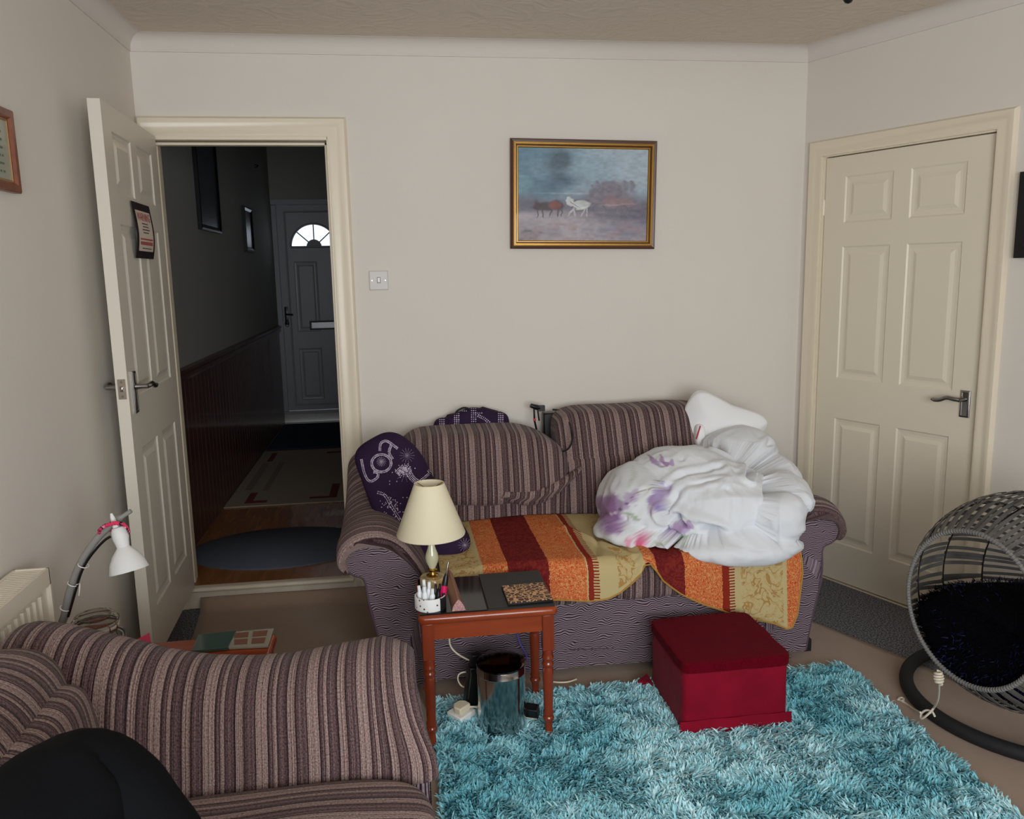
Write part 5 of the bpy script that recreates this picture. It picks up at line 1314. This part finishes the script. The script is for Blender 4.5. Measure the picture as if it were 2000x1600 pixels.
# braided hair tie round the lamp neck
b=B(); ht=[A1(194,1040,ys_+.01),A1(199,1031,ys_-.012),A1(212,1025,ys_-.026),A1(228,1022,ys_-.030),A1(243,1026,ys_-.022),A1(252,1037,ys_-.006),A1(246,1040,ys_+.02),A1(222,1034,ys_+.03)]
hc=catmull(ht,10,closed=True)
for ph in (0,2.09,4.19):
    pts=[]
    for k,p in enumerate(hc):
        a=k*.62+ph; p=Vector(p); pts.append(tuple(p+Vector((.0,.0028*math.sin(a*2)*.6,.0034*math.sin(a)))))
    b.tube(pts,.0028,6,closed=True)
HT=mat('pink_black_braid',(206,56,100),.7); nh=HT.node_tree; tch=N(nh,'ShaderNodeTexCoord'); wv_=N(nh,'ShaderNodeTexVoronoi'); wv_.inputs['Scale'].default_value=130; L(nh,tch.outputs['Object'],wv_.inputs['Vector']); sc_=N(nh,'ShaderNodeSeparateColor'); L(nh,wv_.outputs['Color'],sc_.inputs[0])
L(nh,ramp(nh,sc_.outputs[0],[(0,(212,52,96)),(.45,(236,150,176)),(.6,(212,52,96)),(.78,(34,24,40))],'CONSTANT'),nh.nodes['Principled BSDF'].inputs['Base Color'])
tag(link('hair_tie',b,HT),'pink and black braided hair tie looped round the frosted lamp neck','hair tie')
# radiator on the left wall
rd=thing('radiator','cream convector radiator with a slatted top grille on the left wall','radiator',(.05,-2.2,.2))
RM=mat('radiator_enamel',(224,214,196),.4); y0r,y1r=-2.95,-1.545
b=B(); b.box(.088,.094,y0r,y1r,.16,.735)
y=y0r+.02
while y<y1r-.03:
    b.prism([(.094,y),(.100,y+.006),(.100,y+.018),(.094,y+.024)],.19,.70,'xy'); y+=.034
b.box(.03,.036,y0r,y1r,.16,.735); link('panel',b,RM,rd,smooth=False)
b=B(); b.box(.018,.106,y1r-.004,y1r+.002,.16,.760); link('end_cover',b,RM,rd,smooth=False)
b=B(); b.box(.100,.106,y0r,y1r,.715,.760); b.box(.018,.024,y0r,y1r,.715,.760); link('top_rail',b,RM,rd,smooth=False)
b=B(); y=y0r
while y<y1r-.006: b.box(.024,.100,y,y+.006,.750,.757); y+=.0135
link('top_grille',b,RM,rd,smooth=False)
b=B(); b.tube([(.05,y1r+.012,.0),(.05,y1r+.012,.22),(.05,y1r-.01,.23)],.008,8); link('pipe',b,RM,rd)

# ------------------------------------------------------------------ WOVEN POD
pc=Vector((2.955,-1.60,.468)); pm_=Vector(tuple(at(1889,1190,'y',-1.65))); pax=(pm_-pc).normalized(); PR=.338; rimr=.236
th0=math.asin(rimr/PR)
pq_=Vector((0,0,1)).rotation_difference(pax)
def ps(th_,ph,r=PR): return pc+pq_@Vector((r*math.sin(th_)*math.cos(ph),r*math.sin(th_)*math.sin(ph),r*math.cos(th_)))
pod=thing('woven_pod','grey woven rattan egg pod with a round opening, hung above the black ring base','hanging pod',(pc.x,pc.y,.13))
GW=mat('grey_wicker',(100,97,93),.6,bump=(60,.3,.002),mott=((74,72,69),14,.2)); GW2=mat('grey_wicker_rim',(116,114,110),.6,bump=(150,.6,.003))
b=B(); NS=88; ribs=[th0,math.radians(68),math.radians(92),math.radians(117),math.radians(142),math.radians(166)]
for si in range(NS):
    ph0=6.2832*si/NS
    for ri in range(len(ribs)-1):
        ja=random.uniform(-.022,.022); jb=random.uniform(-.022,.022); st=ph0+(0 if ri==0 else random.choice((-.25,.0,.25))*6.28/NS)
        wv=.0063*(1 if ri<3 else (.8 if ri==3 else .5)); n5=5; rr_=PR+(.003 if (si+ri)%2 else -.002)
        vs=[]
        for k in range(n5):
            t_=k/(n5-1); th_=ribs[ri]+(ribs[ri+1]-ribs[ri])*t_; ph=st+ja*(1-t_)+jb*t_; hw=wv/(PR*math.sin(th_)) if math.sin(th_)>.15 else wv/(PR*.15)
            for sg in (-1,1):
                vs.append(tuple(ps(th_,ph+sg*hw,rr_)))
        for k in range(n5):
            t_=k/(n5-1); th_=ribs[ri]+(ribs[ri+1]-ribs[ri])*t_; ph=st+ja*(1-t_)+jb*t_; hw=wv/(PR*max(.15,math.sin(th_)))
            for sg in (-1,1): vs.append(tuple(ps(th_,ph+sg*hw,rr_-.002)))
        o_=n5*2; fs=[]
        for k in range(n5-1):
            a_=k*2; fs+=[(a_,a_+1,a_+3,a_+2),(o_+a_,o_+a_+2,o_+a_+3,o_+a_+1),(a_,a_+2,o_+a_+2,o_+a_),(a_+1,o_+a_+1,o_+a_+3,a_+3)]
        b.add(vs,fs)
link('woven_shell',b,GW,pod,smooth=False)
WI=mat('black_wire_rib',(26,26,26),.4)
for ri in range(1,len(ribs)):
    b=B(); b.tube([tuple(ps(ribs[ri],6.2832*k/64,PR-.004)) for k in range(64)],.0028,6,closed=True); link('rib',b,WI,pod)
b=B(); pts=[]
b.tube([tuple(ps(th0-.01,6.2832*k/96,PR)) for k in range(96)],.0062,10,closed=True)
for k in range(150):
    a=6.2832*k/150; c_=ps(th0-.01,a,PR); tn=(ps(th0-.01,a+.02,PR)-c_).normalized(); q=Vector((0,0,1)).rotation_difference(tn)
    b.tube([tuple(c_+q@Vector((.0070*math.cos(j/8*6.283),.0070*math.sin(j/8*6.283),0))) for j in range(8)],.0016,4,closed=True)
link('wrapped_rim',b,GW2,pod)
# cushion in the pod
FUR=mat('black_navy_fluff',(7,7,11),.95,spec=.04)
pcc=pc+Vector((-.035,-.01,-.125))
fc=thing('fluffy_cushion','fluffy black and navy cushion lying inside the woven pod','cushion',tuple(pcc-Vector((0,0,.12))))
def clampin(P_):
    d_=P_-np.array(pc[:]); r_=np.linalg.norm(d_,axis=1); k=np.minimum(1,(PR-.018)/r_); P_=np.array(pc[:])+d_*k[:,None]
    axn=np.array(pax[:]); s_=(P_-np.array(pc[:]))@axn; lim=math.cos(th0)*PR-.03; ex2=np.maximum(0,s_-lim); return P_-ex2[:,None]*axn
b=softbox(tuple(pcc),(.265,.265,.150),2.6,30,noise=.016,ns=9,seed=6); P_=clampin(np.array(b.v)); b.v=[tuple(p) for p in P_]; link('cushion_body',b,FUR,fc,smooth='all')
fn_=vnoise(P_,10,2); fb_=B(); Pc=np.array(pcc[:])
idx=rng.choice(len(P_),9000); 
for i in idx:
    p=P_[i]+rng.normal(0,.006,3); o_=p-Pc; o_/=np.linalg.norm(o_)+1e-6; o_=o_+rng.normal(0,.5,3)+np.array([0,0,-.1]); o_/=np.linalg.norm(o_); L_=rng.uniform(.010,.022); s_=np.cross(o_,rng.normal(0,1,3)); s_/=np.linalg.norm(s_)+1e-6; s_*=.0016
    fb_.add([tuple(p-s_),tuple(p+s_),tuple(p+o_*L_)],[(0,1,2)],mi=1 if fn_[i]>.06 and rng.random()<.6 else 0)
o=link('fluff',fb_,[FUR,mat('navy_tinsel',(16,18,58),.6,spec=.2)],fc); o['kind']='stuff'
# stand: ring on the floor plus upright
sd_=thing('pod_stand','black tubular ring stand of the woven pod on the tan floor sheet','stand',(3.10,-1.43,.01))
BT=mat('black_foam_tube',(24,24,26),.75,bump=(40,.15,.003))
b=B(); b.tube([(3.140+.388*math.cos(k/72*6.283),-1.440+.388*math.sin(k/72*6.283),.033) for k in range(72)],.0235,16,closed=True); link('ring_base',b,BT,sd_)
b=B(); up=catmull([(3.44,-1.68,.036),(3.48,-1.70,.3),(3.50,-1.71,.8),(3.50,-1.71,1.3),(3.42,-1.67,1.62),(3.28,-1.60,1.76),(3.14,-1.53,1.70)],8); b.tube(up,.022,12); link('upright',b,BT,sd_)
b=B()
for k in range(27):
    z=1.68-k*.0335; c_=Vector((3.14,-1.53,1.68)).lerp(Vector((3.03,-1.58,.80)),k/26); q=Matrix.Rotation((k%2)*math.pi/2+.3,3,'Z')
    b.tube([tuple(c_+q@Vector((.010*math.cos(j/10*6.283),0,.021*math.sin(j/10*6.283)))) for j in range(10)],.0028,5,closed=True)
link('chain',b,CHROME,sd_)
# rope tying the pod to the ring
RP=mat('white_rope',(214,204,186),.8,bump=(300,1,.002))
def Rr(x,y,d_): return tuple(CP+ray(x,y)*d_)
r0=ps(th0,math.radians(0)); 
dR=(at(1835,1312,'y',-1.70)-CP).length; dF=(at(1815,1395,'z',.055)-CP).length
rp=thing('rope','knotted white rope tying the pod rim down to the black ring','rope',Rr(1815,1395,dF))
b=B(); ks=[]
for k in range(60):
    t_=k/59; a=t_*6.283*4.5; c_=Vector(Rr(1833+1*t_,1312+24*t_,dR-.012)); ks.append(tuple(c_+CR*(.011*math.sin(a)*(.6+.5*math.sin(t_*3.14)))+CF*(.010*math.cos(a)) ))
b.tube(ks,.0036,6)
b.tube(catmull([Rr(1834,1334,dR-.01),Rr(1834,1352,(dR*.7+dF*.3)),Rr(1831,1370,(dR*.4+dF*.6)),Rr(1822,1386,dF-.015),Rr(1817,1393,dF-.02)],6),.0034,6)
lo_=catmull([Rr(1826,1400,dF-.02),Rr(1820,1390,dF-.025),Rr(1808,1388,dF-.02),Rr(1799,1395,dF-.01),Rr(1800,1404,dF-.015),Rr(1812,1396,dF-.035),Rr(1824,1383,dF-.03)],6); b.tube(lo_,.0034,6)
b.tube(catmull([tuple(at(1798,1392,'z',.07)),tuple(at(1786,1386,'z',.03)),tuple(at(1772,1376,'z',.012)),tuple(at(1757,1367,'z',.012))],6),.0034,6)
b.tube([tuple(at(1760+6*math.sin(k),1366+3*math.cos(k),'z',.014)) for k in range(6)],.0034,6)
link('rope_line',b,RP,rp)

# ------------------------------------------------------------------ CEILING LIGHT (only its tip hangs into view)
cl_=thing('pendant_light','ceiling pendant whose black finial tip just shows at the top edge of the view','ceiling light',(2.178,-1.75,2.14))
b=B(); b.lathe([(0,2.143),(.008,2.146),(.014,2.155),(.010,2.165),(.006,2.18),(.006,H)],20,(2.178,-1.75,0),cap=False); link('stem',b,BP,cl_)
b=B(); b.lathe([(.02,2.20),(.09,2.21),(.15,2.25),(.16,2.30),(.155,2.30),(.145,2.255),(.088,2.218),(.02,2.208)],36,(2.178,-1.75,0),cap=False); link('glass_bowl',b,mat('alabaster_glass',(226,216,196),.4),cl_)

# ------------------------------------------------------------------ PERSON: bent knee in black trousers
TR=mat('black_trouser_cloth',(13,14,17),.9,spec=.1,bump=(70,.25,.003))
pe=thing('person','person in black trousers, one bent knee raised at the bottom left of the view','person',(.45,-3.3,.45))
hipp=Vector((.64,-3.46,.580)); kn=Vector((.610,-2.80,.885)); an=Vector((.99,-3.02,.53)); toe=Vector((1.02,-2.82,.485))
path=catmull([tuple(hipp+Vector((-.02,-.16,.01))),tuple(hipp),tuple(hipp.lerp(kn,.5)+Vector((0,0,.02))),tuple(hipp.lerp(kn,.86)+Vector((-.0,0,.012))),tuple(kn+Vector((.012,.01,-.01))),tuple(kn.lerp(an,.12)+Vector((.02,.03,0))),tuple(kn.lerp(an,.45)+Vector((.01,.02,0))),tuple(kn.lerp(an,.8)),tuple(an)],10)
rad=np.interp(np.linspace(0,1,len(path)),[0,.12,.3,.42,.5,.56,.7,.85,1],[.11,.120,.115,.096,.088,.086,.078,.062,.050])
b=B(); b.tube(path,list(rad),40)
V_=np.array(b.v); cen=np.repeat(np.array(path),40,axis=0)[:len(V_)]; dr=V_-cen; dn=dr/(np.linalg.norm(dr,axis=1)[:,None]+1e-9)
V_=V_+dn*(.010*vnoise(V_*np.array([1,1,.8]),13,2)+.006*vnoise(V_,28,6))[:,None]; b.v=[tuple(p) for p in V_]
link('trouser_leg',b,TR,pe,smooth='all')
b=B(); ft=catmull([tuple(an+Vector((-.01,-.02,-.0))),tuple(an+Vector((.02,.02,-.005))),tuple(an.lerp(toe,.6)+Vector((0,0,.005))),tuple(toe),tuple(toe+Vector((.02,.05,-.004)))],6); b.tube(ft,[.040,.042,.044,.044,.043,.042,.041,.040,.040,.039,.038,.037,.036,.036,.036,.035,.034,.033,.032,.031,.03,.027,.022,.016,.006][:len(ft)],20); link('sock',b,mat('black_sock',(20,20,22),.9),pe,smooth='all')
